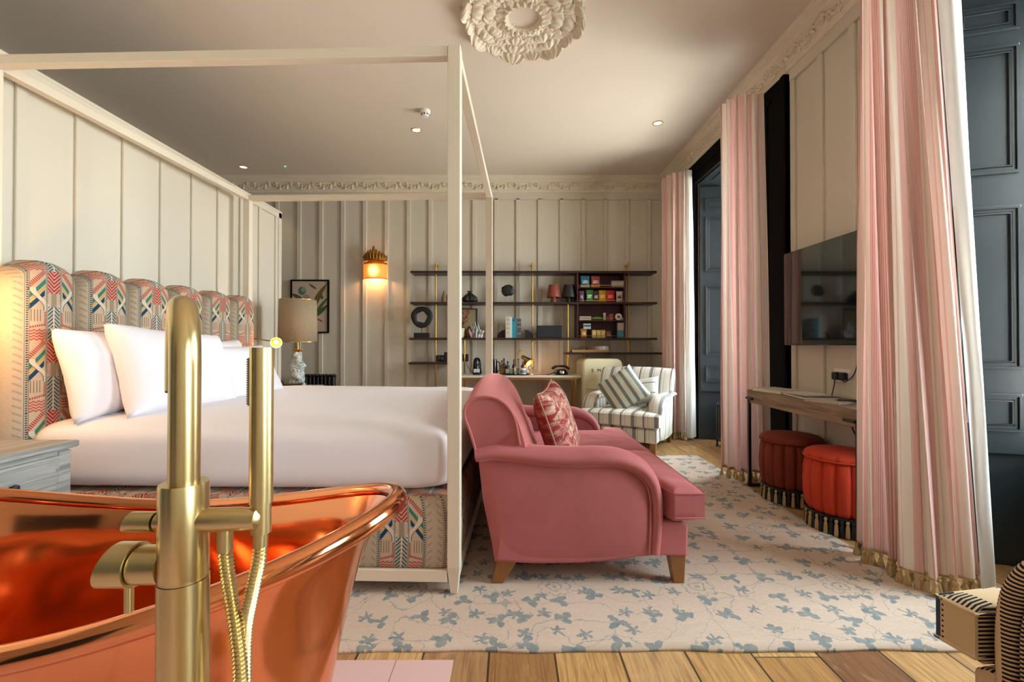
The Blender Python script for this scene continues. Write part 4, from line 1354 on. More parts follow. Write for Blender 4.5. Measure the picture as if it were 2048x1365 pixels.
# ---------------------------------------------------------------- curtains
def curtain(name, label, bottom, top, z1, lining_b=None, lining_t=None, folds=7, amp=.03, seed=0, uoff=0, z0=.085, amp_top=.022, fr=True, group='pink striped curtains with straw fringe'):
    """bottom and top: plan paths (x, y) of the cloth at hem and heading"""
    t = thing(name, label, 'curtain', (bottom[0][0], bottom[0][1], 0), 0, group)
    ox, oy = bottom[0]
    Bp = smoothpath([(a, b, 0) for a, b in bottom], 30); Tp = smoothpath([(a, b, 0) for a, b in top], 30)
    def res(P, n):
        acc = [0]
        for i in range(1, len(P)): acc.append(acc[-1]+(P[i]-P[i-1]).length)
        out = []; j = 0
        for k in range(n+1):
            s_ = acc[-1]*k/n
            while j < len(acc)-2 and acc[j+1] < s_: j += 1
            f = (s_-acc[j])/max(1e-9, acc[j+1]-acc[j]); out.append(P[j].lerp(P[j+1], f))
        return out, acc[-1]
    N = folds*22
    b_, LB = res(Bp, N); t_, LT = res(Tp, N)
    cloth = LB*1.75
    rnd = random.Random(seed); ph = [rnd.uniform(-.35, .35) for _ in range(folds+3)]; am = [rnd.uniform(.7, 1.3) for _ in range(folds+3)]
    def pt(u, v, off=0.0):
        i = min(N, int(round(u*N)))
        p = b_[i].lerp(t_[i], v)
        i0, i1 = max(0, i-1), min(N, i+1)
        d = ((b_[i1]-b_[i0])*(1-v) + (t_[i1]-t_[i0])*v).normalized(); nrm = Vector((d.y, -d.x, 0))
        s_ = u*folds; k = int(s_); f = s_-k
        a = (amp*(1-v) + amp_top*v)*(am[k]*(1-f)+am[k+1]*f)
        w = math.sin(2*PI*(s_ + (ph[k]*(1-f)+ph[k+1]*f)*(1-.5*v)))
        w = math.copysign(abs(w)**.8, w) + .25*math.sin(4*PI*s_ + v*5 + seed) + .10*math.sin(9*PI*s_+v*9)
        p = p + nrm*(a*w+off) + d*(a*.5*math.cos(2*PI*s_))
        return (p.x-ox, p.y-oy, z0+(z1-z0)*v)
    mb = MB(); mb.grid(pt, N, 26, uvfn=lambda u, v: (u*cloth + uoff, v*z1))
    cl = mb.build('curtain_cloth', MT['curtain'], t, smooth=True)
    if fr:
        mb = MB(); mb.grid(lambda u, v: pt(u, v*.012, -.003)[:2] + (z0-.012+.024*v,), N, 2)
        f_ = mb.build('braid', MT['fringe'], cl, smooth=True)
        # hanging tassels all along the hem
        n = int(cloth/.036)
        first = MB().lathe([(.002, z0-.008), (.008, z0-.016), (.0085, z0-.022), (.0045, z0-.027), (.010, z0-.040), (.0165, .012), (.013, .004)], n=10, fn=lambda a, r, z: r*(1+.16*math.cos(5*a))).build('tassel', MT['fringe'], cl, smooth=70)
        for k in range(n):
            x, y, z = pt((k+.5)/n, 0)
            o = first if k == 0 else first.copy()
            if k: COL.objects.link(o); o.parent = cl
            o.location = (x, y, rnd.uniform(-.002, .004)); o.rotation_euler = (0, 0, k*.7)
    if lining_b:
        Lb, _ = res(smoothpath([(a, b, 0) for a, b in lining_b], 12), 20); Lt, _ = res(smoothpath([(a, b, 0) for a, b in lining_t], 12), 20)
        mb = MB()
        def lf(u, v):
            i = int(round(u*20)); p = Lb[i].lerp(Lt[i], v)
            q = math.sin(u*8+v*2)*.008 + noise.noise(Vector((u*3+seed, v*5, seed)))*.014
            return (p.x-ox+q, p.y-oy+q, .03+(z1-.03)*v)
        mb.grid(lf, 20, 30); mb.build('lining', MT['lining'], t, smooth=True)
    return t
curtain('curtain', 'pink striped curtain hanging in the far corner behind the striped armchair',
        [(1.93, 5.58), (1.87, 5.42), (1.92, 5.27), (2.09, 5.20)], [(1.89, 5.58), (1.86, 5.42), (1.94, 5.27), (2.08, 5.20)], 3.13,
        [(1.97, 5.22), (2.08, 5.18), (2.15, 5.24)], [(2.03, 5.22), (2.08, 5.185), (2.105, 5.21)], folds=5, amp=.030, seed=3, uoff=.02)
curtain('curtain', 'pink striped curtain hanging between the far window and the television',
        [(1.80, 3.80), (1.82, 3.68), (1.90, 3.63), (2.07, 3.62)], [(1.79, 3.80), (1.82, 3.68), (1.90, 3.63), (2.03, 3.62)], 3.14, folds=5, amp=.030, seed=5, uoff=.05)
curtain('curtain', 'long pink striped curtain hanging at the near window, beside the television',
        [(1.82, 2.355), (1.80, 2.21), (1.83, 2.10), (1.80, 2.01), (1.92, 1.97), (2.09, 2.00)], [(1.86, 2.34), (1.80, 2.22), (1.82, 2.12), (1.81, 2.05), (1.86, 2.02), (1.92, 2.03)], 3.14,
        [(2.07, 1.985), (2.13, 1.98), (2.15, 2.02)], [(1.90, 2.02), (1.97, 2.00), (2.03, 2.03)], folds=7, amp=.032, seed=8, uoff=.015, amp_top=.020)

# ---------------------------------------------------------------- radiators (cast-iron columns)
def radiator(label, loc, rz, n, H, pitch=.052, depth=.10):
    t = thing('column_radiator', label, 'radiator', loc, rz, 'black cast iron column radiators')
    L = n*pitch
    for k in range(n):
        x = -L/2 + pitch*(k+.5); mb = MB()
        for y in (-depth*.36, 0, depth*.36): mb.tube([(x, y, .10), (x, y, H-.03)], .0155, n=12)
        for z in (.085, H-.025): mb.tube([(x, -depth*.42, z), (x, -depth*.2, z + (.014 if z > .2 else -.008)), (x, depth*.2, z + (.014 if z > .2 else -.008)), (x, depth*.42, z)], .020, n=12)
        for z in (.085, H-.025): mb.cyl((x-pitch*.5, 0, z), (x+pitch*.5, 0, z), .014, n=10)
        if k in (0, n-1):
            for y in (-depth*.38, depth*.38): mb.tube([(x, y, .08), (x, y*1.1, .03), (x, y*1.15, 0.0)], [.014, .009, .015], n=10)
        mb.build('radiator_column', MT['iron'], t, smooth=50)
    v = MB().cyl((-L/2-.05, 0, .085), (-L/2, 0, .085), .010, n=12); v.cyl((-L/2-.045, 0, .0), (-L/2-.045, 0, .15), .009, n=12); v.cyl((-L/2-.045, 0, .15), (-L/2-.045, 0, .18), .015, n=14)
    v.build('valve', MT['brass2'], t)
    return t
radiator('low black column radiator in the far window bay behind the striped armchair', (2.28, 4.50, 0), 90, 16, .47)
radiator('low black column radiator in the near window bay, partly behind the long pink curtain', (2.50, 1.47, 0), 90, 14, .47)
radiator('black column radiator against the panelled back wall below the botanical print', (-2.66, 6.24, 0), 0, 9, .69)

# ---------------------------------------------------------------- console with stools, television
t = thing('console_table', 'long weathered wooden console with black metal leg under the television', 'console table', (1.865, 2.80, 0))
MB().box(-.015, .325, -.43, .73, .652, .752).build('table_top', MT['console'], t, smooth=0, bevel=.005)
for y in (.70, -.40):
    for x in (-.022, .30): MB().box(x, x+.020, y-.010, y+.010, .005, .69).build('leg', MT['iron'], t, smooth=0)
    MB().box(-.024, .325, y-.012, y+.012, .005, .025).build('foot_bar', MT['iron'], t, smooth=0)
for y in (.70, -.33): MB().cyl((-.024, y-.065, .687), (-.024, y+.02, .687), .009, n=12).build('clamp_bar', MT['iron'], t)
t = thing('television', 'large flat black television mounted on the wall above the console', 'television', (2.10, 2.82, 1.445))
MB().box(-.016, .030, -.61, .61, -.348, .348).build('casing', MT['gloss_black'], t, smooth=0, bevel=.004)
scr = plain('television_glass', '#020203', .03, var=.0, coat=1.0); MB().box(-.0175, -.015, -.602, .602, -.335, .342).build('screen', scr, t, smooth=0)
MB().box(.03, .095, -.12, .12, -.10, .10).build('wall_bracket', MT['matt_black'], t, smooth=0)
t = thing('power_socket', 'white double wall socket with black plugs above the console', 'socket', (XR-.001, 2.97, .897))
MB().box(-.010, 0, -.075, .075, -.044, .044).build('face_plate', MT['white'], t, smooth=0, bevel=.003)
for y in (.035, -.03):
    MB().box(-.045, -.010, y-.023, y+.023, -.03, .022).build('plug', MT['matt_black'], t, smooth=0, bevel=.008)
MB().tube(smoothpath([(-.035, -.03, -.03), (-.04, -.07, -.035), (-.03, -.13, .02), (-.012, -.135, .12), (-.014, -.11, .20)], 8), .0035, n=8).build('cable', MT['matt_black'], t)
MB().tube(smoothpath([(-.035, .035, -.03), (-.04, .035, -.07), (-.06, .03, -.135)], 6), .0035, n=8).build('cable', MT['matt_black'], t)
MB().tube(smoothpath([(-.03, -.08, -.25), (-.02, -.12, -.36), (-.02, -.25, -.46)], 8), .005, n=8).build('cable', MT['matt_black'], t)

def flat_book(label, x, y, z, sx, sy, h, rz, cov, cat='book', name='book'):
    t = thing(name, label, cat, (x, y, z), rz, 'books and folders on the console')
    c = plain('cover_'+name, cov, .5)
    MB().box(-sx/2+.004, sx/2-.004, -sy/2+.003, sy/2, .002, h-.002).build('pages', MT['paper'], t, smooth=0)
    mb = MB().box(-sx/2, sx/2, -sy/2, sy/2, 0, .0025); mb.box(-sx/2, sx/2, -sy/2, sy/2, h-.0025, h); mb.box(-sx/2, sx/2, sy/2-.003, sy/2+.001, 0, h)
    mb.build('cover', c, t, smooth=0)
    return t
flat_book('pale hardback book lying flat at the far end of the console', 1.965, 3.32, .7525, .20, .27, .024, 12, '#c9c2b6')
flat_book('dark brown leather folder lying in the middle of the console', 1.975, 2.98, .7525, .21, .30, .018, -8, '#3a2a22')
flat_book('white topped folder resting on the dark leather folder', 1.965, 3.00, .771, .17, .24, .008, 4, '#d8d2c6')
flat_book('slim cream booklet lying nearest the television plug on the console', 1.925, 2.72, .7525, .15, .21, .008, 20, '#b9ada0')
t = thing('remote_control', 'slim black remote control on the console below the socket', 'remote control', (2.06, 2.70, .7525), 70)
MB().box(-.022, .022, -.085, .085, 0, .016).build('body', MT['matt_black'], t, smooth=0, bevel=.004)
mb = MB()
for i in range(3):
    for j in range(6): mb.box(-.015+i*.012, -.008+i*.012, -.06+j*.018, -.053+j*.018, .0155, .018)
mb.build('button', MT['iron'], t, smooth=0)

def stool(label, loc, mat, cap):
    t = thing('stool', label, 'stool', loc, 0, 'round channel-tufted stools with tassel fringe')
    n = 16*8
    def flute(a, r, z): return r*(1 - .11*(1-abs(math.sin(a*8)))**2.0)
    body = [(.150, .112), (.178, .118), (.192, .14), (.200, .20), (.202, .28), (.198, .36), (.190, .405), (.182, .42), (.12, .42)]
    MB().lathe(body, n=n, fn=flute).build('stool_body', mat, t, smooth=70)
    c = MB(); c.lathe([(.17, .415), (.190, .422), (.196, .436), (.190, .452), (.165, .466), (.11, .476), (.05, .480), (.0001, .481)], n=128, fn=lambda a, r, z: r*(1 - .05*(1-abs(math.sin(a*8)))**2*(1 if z < .45 else .3))); c = c.build('seat_pad', cap, t, smooth=60)
    MB().tube([(math.cos(2*PI*k/64)*.196, math.sin(2*PI*k/64)*.196, .428) for k in range(64)], .005, n=8, closed=True).build('piping', cap, c)
    MB().lathe([(.165, .104), (.188, .104), (.188, .116), (.165, .116)], n=48).build('braid', MT['matt_black'], t)
    fs = [MB().lathe([(.003, .104), (.009, .098), (.010, .09), (.006, .082), (.010, .068), (.0125, .020), (.009, .008)], n=8, fn=lambda a, r, z: r*(1+.14*math.cos(4*a))).build('tassel', q, t, smooth=70) for q in (MT['matt_black'], MT['fringe'])]
    for k in range(44):
        a = 2*PI*(k+.5)/44; o = fs[k % 2] if k < 2 else fs[k % 2].copy()
        if k > 1: COL.objects.link(o); o.parent = t
        o.location = (math.cos(a)*.184, math.sin(a)*.184, 0)
    MB().lathe([(.15, .005), (.15, .112)], n=32).build('plinth', MT['matt_black'], t)
    return t
stool('coral red velvet tufted stool with tassel fringe under the console', (1.985, 2.70, 0), MT['coral'], MT['coral'])
stool('dark russet velvet tufted stool with tassel fringe under the far half of the console', (1.985, 3.19, 0), MT['russet'], MT['russet'])
# ---------------------------------------------------------------- wall shelving with brass posts
SF, SB = 6.05, 6.325
t = thing('wall_shelving', 'long dark wood wall shelves on slim brass posts', 'shelving', (0, 0, 0))
def shelf(x0, x1, z):
    MB().box(x0, x1, SF, SB, z-.014, z+.014).build('shelf', MT['walnut'], t, smooth=0, bevel=.003)
shelf(-1.356, 1.965, 2.085); shelf(-1.356, 1.970, 1.665); shelf(-1.370, 1.970, 1.182); shelf(-1.375, -.79, .852); shelf(.745, 2.045, .985)
for x, z0, z1 in ((-1.035, .0, 2.235), (.295, .765, 2.235), (1.615, .0, 2.24)):
    yb = 6.19
    MB().cyl((x, yb, z0+.0), (x, yb, z1), .011, n=14).build('post', MT['brass2'], t)
    if z1 > 2.2:
        b = MB().cyl((x, yb, 2.21), (x, 6.326, 2.21), .008, n=10); b.build('wall_bracket', MT['brass2'], t)
        MB().lathe([(.022, 0), (.022, .006), (.0001, .008)], n=16).build('rosette', MT['brass2'], t, loc=(x, 6.327, 2.21), rot=(R(90), 0, 0))
    for z in (2.085, 1.665, 1.182):
        if z0 < z: MB().lathe([(.011, -.034), (.016, -.030), (.016, -.016), (.011, -.012)], (x, yb, z), n=14, caps=False).build('collar', MT['brass2'], t)
for x, z0, z1 in ((-.630, .708, 1.168), (.772, .708, 1.651)):
    MB().cyl((x, 6.10, z0), (x, 6.10, z1), .011, n=14).build('post', MT['brass2'], t)

def Xs(u, y=6.15): return (u-1022)/900*y
S1, S2, S3, SL, SR = 2.0995, 1.6795, 1.1965, .8665, .9995

# mahogany snack cabinet between the shelves
t = thing('snack_cabinet', 'deep red wooden snack cabinet set into the wall shelves', 'cabinet', (1.215, 6.19, 0))
cwd = .325
for s in (-1, 1):
    x0, x1 = sorted((s*cwd, s*(cwd-.018)))
    MB().box(x0, x1, -.13, .13, S2+.0005, 2.070).build('side_panel', MT['mahogany'], t, smooth=0)
    MB().box(x0, x1, -.13, .13, S3+.0005, 1.650).build('side_panel', MT['mahogany'], t, smooth=0)
for z0, z1 in ((S2+.0005, 2.070), (S3+.0005, 1.650)):
    MB().box(-cwd+.018, cwd-.018, .105, .125, z0, z1).build('back_panel', MT['mahogany'], t, smooth=0)
MB().box(-cwd+.018, cwd-.018, -.12, .105, 1.868, 1.884).build('inner_shelf', MT['mahogany'], t, smooth=0)
MB().box(-cwd+.018, cwd-.018, -.12, .105, 1.420, 1.436).build('inner_shelf', MT['mahogany'], t, smooth=0)
for z in (1.905, 1.70, 1.46, 1.222): MB().cyl((-cwd+.018, -.124, z), (cwd-.018, -.124, z), .003, n=8).build('gallery_rail', MT['brass2'], t)

# snack packets: soft pouches standing up
def packet(label, u, z, w, h, cols, lean=0, d=.035, group='snack packets in the red cabinet', y=6.115, roll=0, cat='snack packet', name='snack_packet'):
    x = Xs(u, y-.02)
    t = thing(name, label, cat, (x, y, z), 0, group)
    t.rotation_euler = (R(-3), R(roll), 0)
    m = M('packet_print'); X, Y, Z = m.coord()
    c = m.mix(m.noise(None, 25, 2).gt(.55)*.35, cols[0], cols[1])
    c = m.mix(Z.inr(h*.35, h*.62)*X.abs().lt(w*.32)*m.noise(None, 60, 2).gt(.45), c, cols[2])
    c = m.mix(Z.lt(h*.16), c, cols[3] if len(cols) > 3 else cols[0])
    m.set('Base Color', c).set('Roughness', .3)
    mb = MB(); n = 14
    for s in (1, -1):
        mb.grid(lambda a, b: ((a-.5)*w*(1-.06*math.sin(PI*b)), s*d/2*(math.sin(PI*min(1, max(0, a))))**.6*(math.sin(PI*min(1, max(0, b*.96+.0))))**.5*(1.15-b*.5), b*h), n, n)
    mb.build('pouch', m.mat, t, smooth=60)
    MB().box(-w*.48, w*.48, -.0015, .0015, h-.001, h+.006).build('crimped_top', m.mat, t, smooth=0)
    return t
packet('teal crisp packet with a pale foot on the top tier of the red cabinet', 1171, 1.8845, .125, .15, ('#1f7f8c', '#2a3f8c', '#c8d0e0', '#d8d0a0'))
packet('orange and white crisp packet on the top tier of the red cabinet', 1192, 1.8845, .12, .15, ('#a8402a', '#5a3a8c', '#d8d4d8', '#d8a850'))
packet('narrow purple packet at the end of the second tier of the red cabinet', 1164, S2+.0006, .068, .15, ('#7a3a7c', '#4a4a44', '#b0aca0', '#6a665a'))
packet('tall green packet on the second tier of the red cabinet', 1180, S2+.0006, .095, .165, ('#2f8a3c', '#3fa050', '#d8e8d0', '#2a7a34'))
packet('dark nut packet with white spot next to the green packet', 1193.5, S2+.0006, .085, .15, ('#3a3030', '#5a4a40', '#d0ccc4', '#8a6a4a'))
packet('bright yellow packet on the second tier of the red cabinet', 1206, S2+.0006, .105, .16, ('#d8a020', '#e0b030', '#f0d890', '#c88a18'))
packet('bright red packet leaning by the yellow packet', 1222, S2+.0006, .115, .155, ('#b81c1c', '#c82828', '#e88a90', '#a01414'), y=6.10)
packet('pale packet with a dark round window on the second tier of the red cabinet', 1240, S2+.0006, .09, .145, ('#c8bcb4', '#b8aca4', '#201818', '#c8bcb4'))
packet('orange snack box on the lowest tier of the red cabinet', 1168, S3+.0006, .085, .12, ('#c88a40', '#d8a850', '#f0d8a0', '#a86a30'))
packet('small mauve packet on the lowest tier of the red cabinet', 1218, S3+.0006, .075, .085, ('#6a4a50', '#8a6a70', '#a08088'))
def carton(label, u, z, w, h, d, col, band=None, rz=0, tilt=0, y=6.10, name='snack_box', grp='snack boxes in the red cabinet', cat='snack box', bandz=(.0, .4)):
    t = thing(name, label, cat, (Xs(u, y-.02), y, z), rz, grp)
    t.rotation_euler = (R(tilt), 0, R(rz))
    MB().box(-w/2, w/2, -d/2, d/2, 0, h).build('carton', plain('carton_card', col, .5, var=.12, nscale=40), t, smooth=0, bevel=.002)
    if band: MB().box(-w/2+.004, w/2-.004, -d/2-.0012, -d/2+.001, h*bandz[0]+.004, h*bandz[1]).build('printed_panel', plain('carton_print', band, .45, var=.25, nscale=60), t, smooth=0)
    return t
carton('grey tin with pale lettering at the end of the top tier of the red cabinet', 1235.5, 1.8845, .17, .085, .07, '#8a8270', '#a8a498', bandz=(.2, .8))
carton('long white chocolate box on the third tier of the red cabinet', 1171, 1.4365, .155, .05, .05, '#cfc8bc', '#8a8480', bandz=(.3, .7))
carton('blue and white card packet propped at an angle in the red cabinet', 1175, 1.315, .10, .075, .012, '#c8d0d4', '#3a6f90', rz=0, tilt=-12, y=6.075, bandz=(.35, .75))
for k, (u, lb) in enumerate(((1188.5, 'beside the orange snack box'), (1197.5, 'in the middle of three alike'), (1206.5, 'beside the small mauve packet'))):
    carton('small yellow biscuit box on the lowest tier, ' + lb, u, S3+.0006, .055, .105, .05, '#c9b060', '#e0d088', bandz=(.35, .85))
carton('tall blue box with orange picture on the lowest tier of the red cabinet', 1242, S3+.0006, .095, .205, .05, '#3f88a0', '#b8a08c', bandz=(.48, .97))
t = thing('green_pouch', 'long green sweet pouch lying on the third tier of the red cabinet', 'snack packet', (Xs(1193), 6.10, 1.4365), 0, 'snack packets in the red cabinet')
MB().tube([(-.09, 0, .018), (-.075, 0, .02), (-.03, 0, .026), (.03, 0, .026), (.07, 0, .02), (.085, 0, .018)], [.004, .014, .022, .022, .014, .004], n=14, ry=[.02, .028, .03, .03, .028, .02]).build('pouch', plain('green_foil', '#4a8a3a', .35, var=.2), t)
def pot(label, u, z, prof, col, grp=None, cat='jar', name='jar', lid=None, y=6.10):
    t = thing(name, label, cat, (Xs(u, y-.02), y, z), 0, grp)
    MB().lathe(prof, n=24).build('jar_body', plain('jar_'+name, col, .35, var=.12, nscale=30), t)
    if lid:
        top = prof[-1][1]; MB().lathe([(lid[1], 0), (lid[1], lid[2]), (.0001, lid[2]+.001)], (0, 0, top), n=24).build('lid', plain('lid_'+name, lid[0], .4), t)
    return t
pot('white sweet tube standing on the third tier of the red cabinet', 1210, 1.4365, [(.020, 0), (.020, .085)], '#c8c4c0', 'small jars in the red cabinet', lid=('#e0dcd8', .021, .012))
pot('tiny violet pot beside the white sweet tube', 1216.5, 1.4365, [(.013, 0), (.015, .045)], '#6a4a60', 'small jars in the red cabinet', lid=('#8a7a88', .014, .008))
pot('red sweet jar on the third tier of the red cabinet', 1223.5, 1.4365, [(.030, 0), (.032, .07)], '#a84444', 'small jars in the red cabinet', lid=('#b86a64', .032, .010))
t = thing('round_tin', 'round white tin standing on edge beside the red sweet jar', 'tin', (Xs(1235), 6.095, 1.4365+.045), 0)
MB().lathe([(.043, -.018), (.045, -.014), (.045, .014), (.043, .018)], n=32).build('tin_body', MT['white'], t, rot=(R(90), 0, 0))
MB().lathe([(.022, -.0), (.022, .0012)], n=24).build('printed_disc', plain('tin_print', '#7a7a78', .5), t, loc=(0, -.0182, 0), rot=(R(90), 0, 0))
pot('smallest lilac pot at the end of the third tier of the red cabinet', 1245, 1.4365, [(.016, 0), (.018, .03)], '#b8b0c0', 'small jars in the red cabinet', lid=('#8a84a0', .018, .008))

# ---------------------------------------------------------------- ornaments on the shelves
def rock(mb, c, r, sx, sy, sz, seed, amp=.25, n=26):
    def fn(u, v):
        a = 2*PI*u; b = PI*v; d = Vector((math.sin(b)*math.cos(a), math.sin(b)*math.sin(a), -math.cos(b)))
        k = 1 + noise.noise(d*1.6+Vector((seed, 0, 0)))*amp + noise.noise(d*4+Vector((seed, 3, 0)))*amp*.4
        return (c[0]+d.x*r*sx*k, c[1]+d.y*r*sy*k, c[2]+d.z*r*sz*k)
    return mb.grid(fn, n, n, cu=True)
# black ring sculpture
t = thing('ring_sculpture', 'black ring sculpture on a block stand at the end of the third shelf', 'sculpture', (Xs(843), 6.17, S3+.0005))
MB().box(-.10, .10, -.05, .05, 0, .068).build('stand', MT['matt_black'], t, smooth=0, bevel=.003)
MB().cyl((0, 0, .068), (0, 0, .16), .004, n=8).build('rod', MT['iron'], t)
mb = MB(); n = 48
def rf(u, v):
    a = 2*PI*u; b = 2*PI*v; ro = .148 + .004*math.sin(3*a); ri = .074 + .006*math.sin(5*a+1); rm = (ro+ri)/2; w = (ro-ri)/2
    q = rm + w*math.copysign(abs(math.cos(b))**.6, math.cos(b)); return (q*math.cos(a), .025*math.copysign(abs(math.sin(b))**.6, math.sin(b)), .285+q*math.sin(a))
mb.grid(rf, 56, 16, cu=True, cv=True); mb.build('ring', MT['matt_black'], t, smooth=True)
# small cone ornament
t = thing('cone_ornament', 'small brown twin-peaked stone ornament on the second shelf near the bed post', 'ornament', (Xs(889), 6.17, S2+.0005))
MB().lathe([(.042, 0), (.036, .05), (.018, .13), (.006, .165), (.0001, .17)], (-.01, 0, 0), n=20).build('peak', plain('brown_stone', '#7a6450', .6), t)
MB().lathe([(.03, 0), (.026, .05), (.010, .12), (.0001, .125)], (.04, .01, 0), n=20).build('peak', plain('russet_stone', '#6a4436', .6), t)
# ruffled black vase
t = thing('ruffled_vase', 'squat black ruffled ceramic vase on the second shelf', 'vase', (Xs(939), 6.17, S2+.0005))
def ruf(a, r, z): return r*(1 + .13*math.sin(a*6+z*30)*min(1, z/.03) + .06*math.sin(a*11-z*50))
pp = [(v.x, v.y) for v in smoothpath([(.06, 0, 0), (.095, .02, 0), (.098, .05, 0), (.075, .09, 0), (.04, .12, 0), (.022, .135, 0), (.035, .155, 0), (.03, .158, 0)], 4)]
MB().lathe(pp, n=66, fn=ruf).build('vase_body', MT['matt_black'], t, smooth=50)
# little wire ring
t = thing('wire_ring_ornament', 'little thin metal ring ornament between two bed posts on the second shelf', 'ornament', (Xs(977), 6.17, S2+.0005))
MB().tube([(math.cos(2*PI*k/40)*.040, 0, .044+math.sin(2*PI*k/40)*.040) for k in range(40)], .004, n=8, closed=True).build('ring', MT['iron'], t)
rock(MB(), (0, 0, .022), .02, 1, .8, 1, 5).build('stone', MT['coral_stone'], t, smooth=True)
# black disc stone on rod
t = thing('stone_on_stand', 'rough black stone disc raised on a thin rod on the second shelf', 'sculpture', (Xs(1015), 6.17, S2+.0005))
MB().box(-.03, .03, -.03, .03, 0, .006).build('stand', MT['iron'], t, smooth=0)
MB().cyl((0, 0, .006), (0, 0, .085), .003, n=8).build('rod', MT['white'], t)
MB().tube([(math.cos(R(a))*.04, 0, .118+math.sin(R(a))*.035) for a in range(200, 345, 12)], .004, n=6).build('cradle', MT['coral_stone'], t)
mb = rock(MB(), (0, 0, .168), .088, 1.05, .35, .88, 3, .22, 30); mb.build('stone', MT['matt_black'], t, smooth=35)
# two mushroom lamps
def mush(label, u, col):
    m = plain('mushroom_glaze', col, .45, var=.12)
    t = thing('mushroom_lamp', label, 'table lamp', (Xs(u), 6.17, S2+.0005), 0, 'small mushroom-shaped lamps on the second shelf', (1.12, 1.12, 1.1))
    MB().lathe([(.04, 0), (.042, .006), (.030, .05), (.032, .10), (.028, .12)], n=28).build('lamp_base', m, t)
    MB().lathe([(.030, .20), (.058, .215), (.062, .222), (.066, .21), (.088, .085), (.090, .065), (.084, .068), (.060, .19)], n=40).build('lamp_shade', m, t)
    return t
mush('terracotta coloured mushroom-shaped lamp on the second shelf', 1108, '#8a4130'); mush('black mushroom-shaped lamp on the second shelf beside the red cabinet', 1138.5, '#1f1e1c')
# framed flowers and pot
t = thing('picture_frame', 'thin black frame standing on the third shelf behind the orange flowers', 'picture frame', (Xs(930), 6.27, S3+.0005))
w, h = .16, .41
mb = MB().box(-w, w, -.008, .008, 0, .014); mb.box(-w, w, -.008, .008, h-.014, h); mb.box(-w, -w+.014, -.008, .008, .014, h-.014); mb.box(w-.014, w, -.008, .008, .014, h-.014)
mb.build('frame', MT['iron'], t, smooth=0); MB().box(-w+.014, w-.014, .0, .004, .014, h-.014).build('picture_sheet', plain('frame_sheet', '#9a8f70', .6, var=.12), t, smooth=0)
t = thing('flower_pot', 'cream pot of orange dried flowers on the third shelf', 'potted plant', (Xs(921), 6.14, S3+.0005))
MB().lathe([(.035, 0), (.05, .03), (.052, .09), (.06, .13), (.055, .132), (.045, .09)], n=28).build('pot', plain('cream_pot', '#c8c49a', .5), t)
rn = random.Random(4)
mbS, mbF = MB(), MB()
for k in range(26):
    a = rn.uniform(0, 2*PI); L = rn.uniform(.09, .24); sp = rn.uniform(.02, .13)
    tip = (math.cos(a)*sp, math.sin(a)*sp*.5, .12+L)
    mbS.tube([(0, 0, .10), (tip[0]*.4, tip[1]*.4, .12+L*.5), tip], .0022, n=5)
    for j in range(3):
        q = (tip[0]+rn.uniform(-.015, .015), tip[1]+rn.uniform(-.01, .01), tip[2]+rn.uniform(-.02, .02)); rock(mbF, q, rn.uniform(.007, .013), 1, 1, 1, k+j*.3, .4, 6)
mbS.build('stems', plain('brown_stems', '#5a4a28', .7), t); mbF.build('blossoms', plain('orange_blossom', '#a8502a', .7, var=.35, nscale=60), t, smooth=True)
t = thing('red_brown_vase', 'rounded russet vase between the flower pot and the coral on the third shelf', 'vase', (Xs(937), 6.22, S3+.0005))
MB().lathe([(.03, 0), (.048, .04), (.045, .09), (.02, .14), (.018, .16)], n=28).build('vase_body', MT['terracotta'], t)
# coral
t = thing('coral_sculpture', 'grey and white branching coral piece on the third shelf', 'sculpture', (Xs(953), 6.13, S3+.0005))
mb = MB(); rn = random.Random(11)
for k in range(15):
    x = -.085+.17*k/14; L = (.20 - abs(x+.01)*.9)*rn.uniform(.75, 1.1); y = rn.uniform(-.025, .025); r = rn.uniform(.011, .017)
    mb.tube([(x*.7, y, .0), (x*.9+rn.uniform(-.01, .01), y, L*.35), (x*1.1+rn.uniform(-.012, .012), y*1.2, L*.7), (x*1.15+rn.uniform(-.014, .014), y*1.3, L)], [r*1.2, r, r*.9, r*.35], n=9)
mb.build('coral_branches', MT['coral_stone'], t)
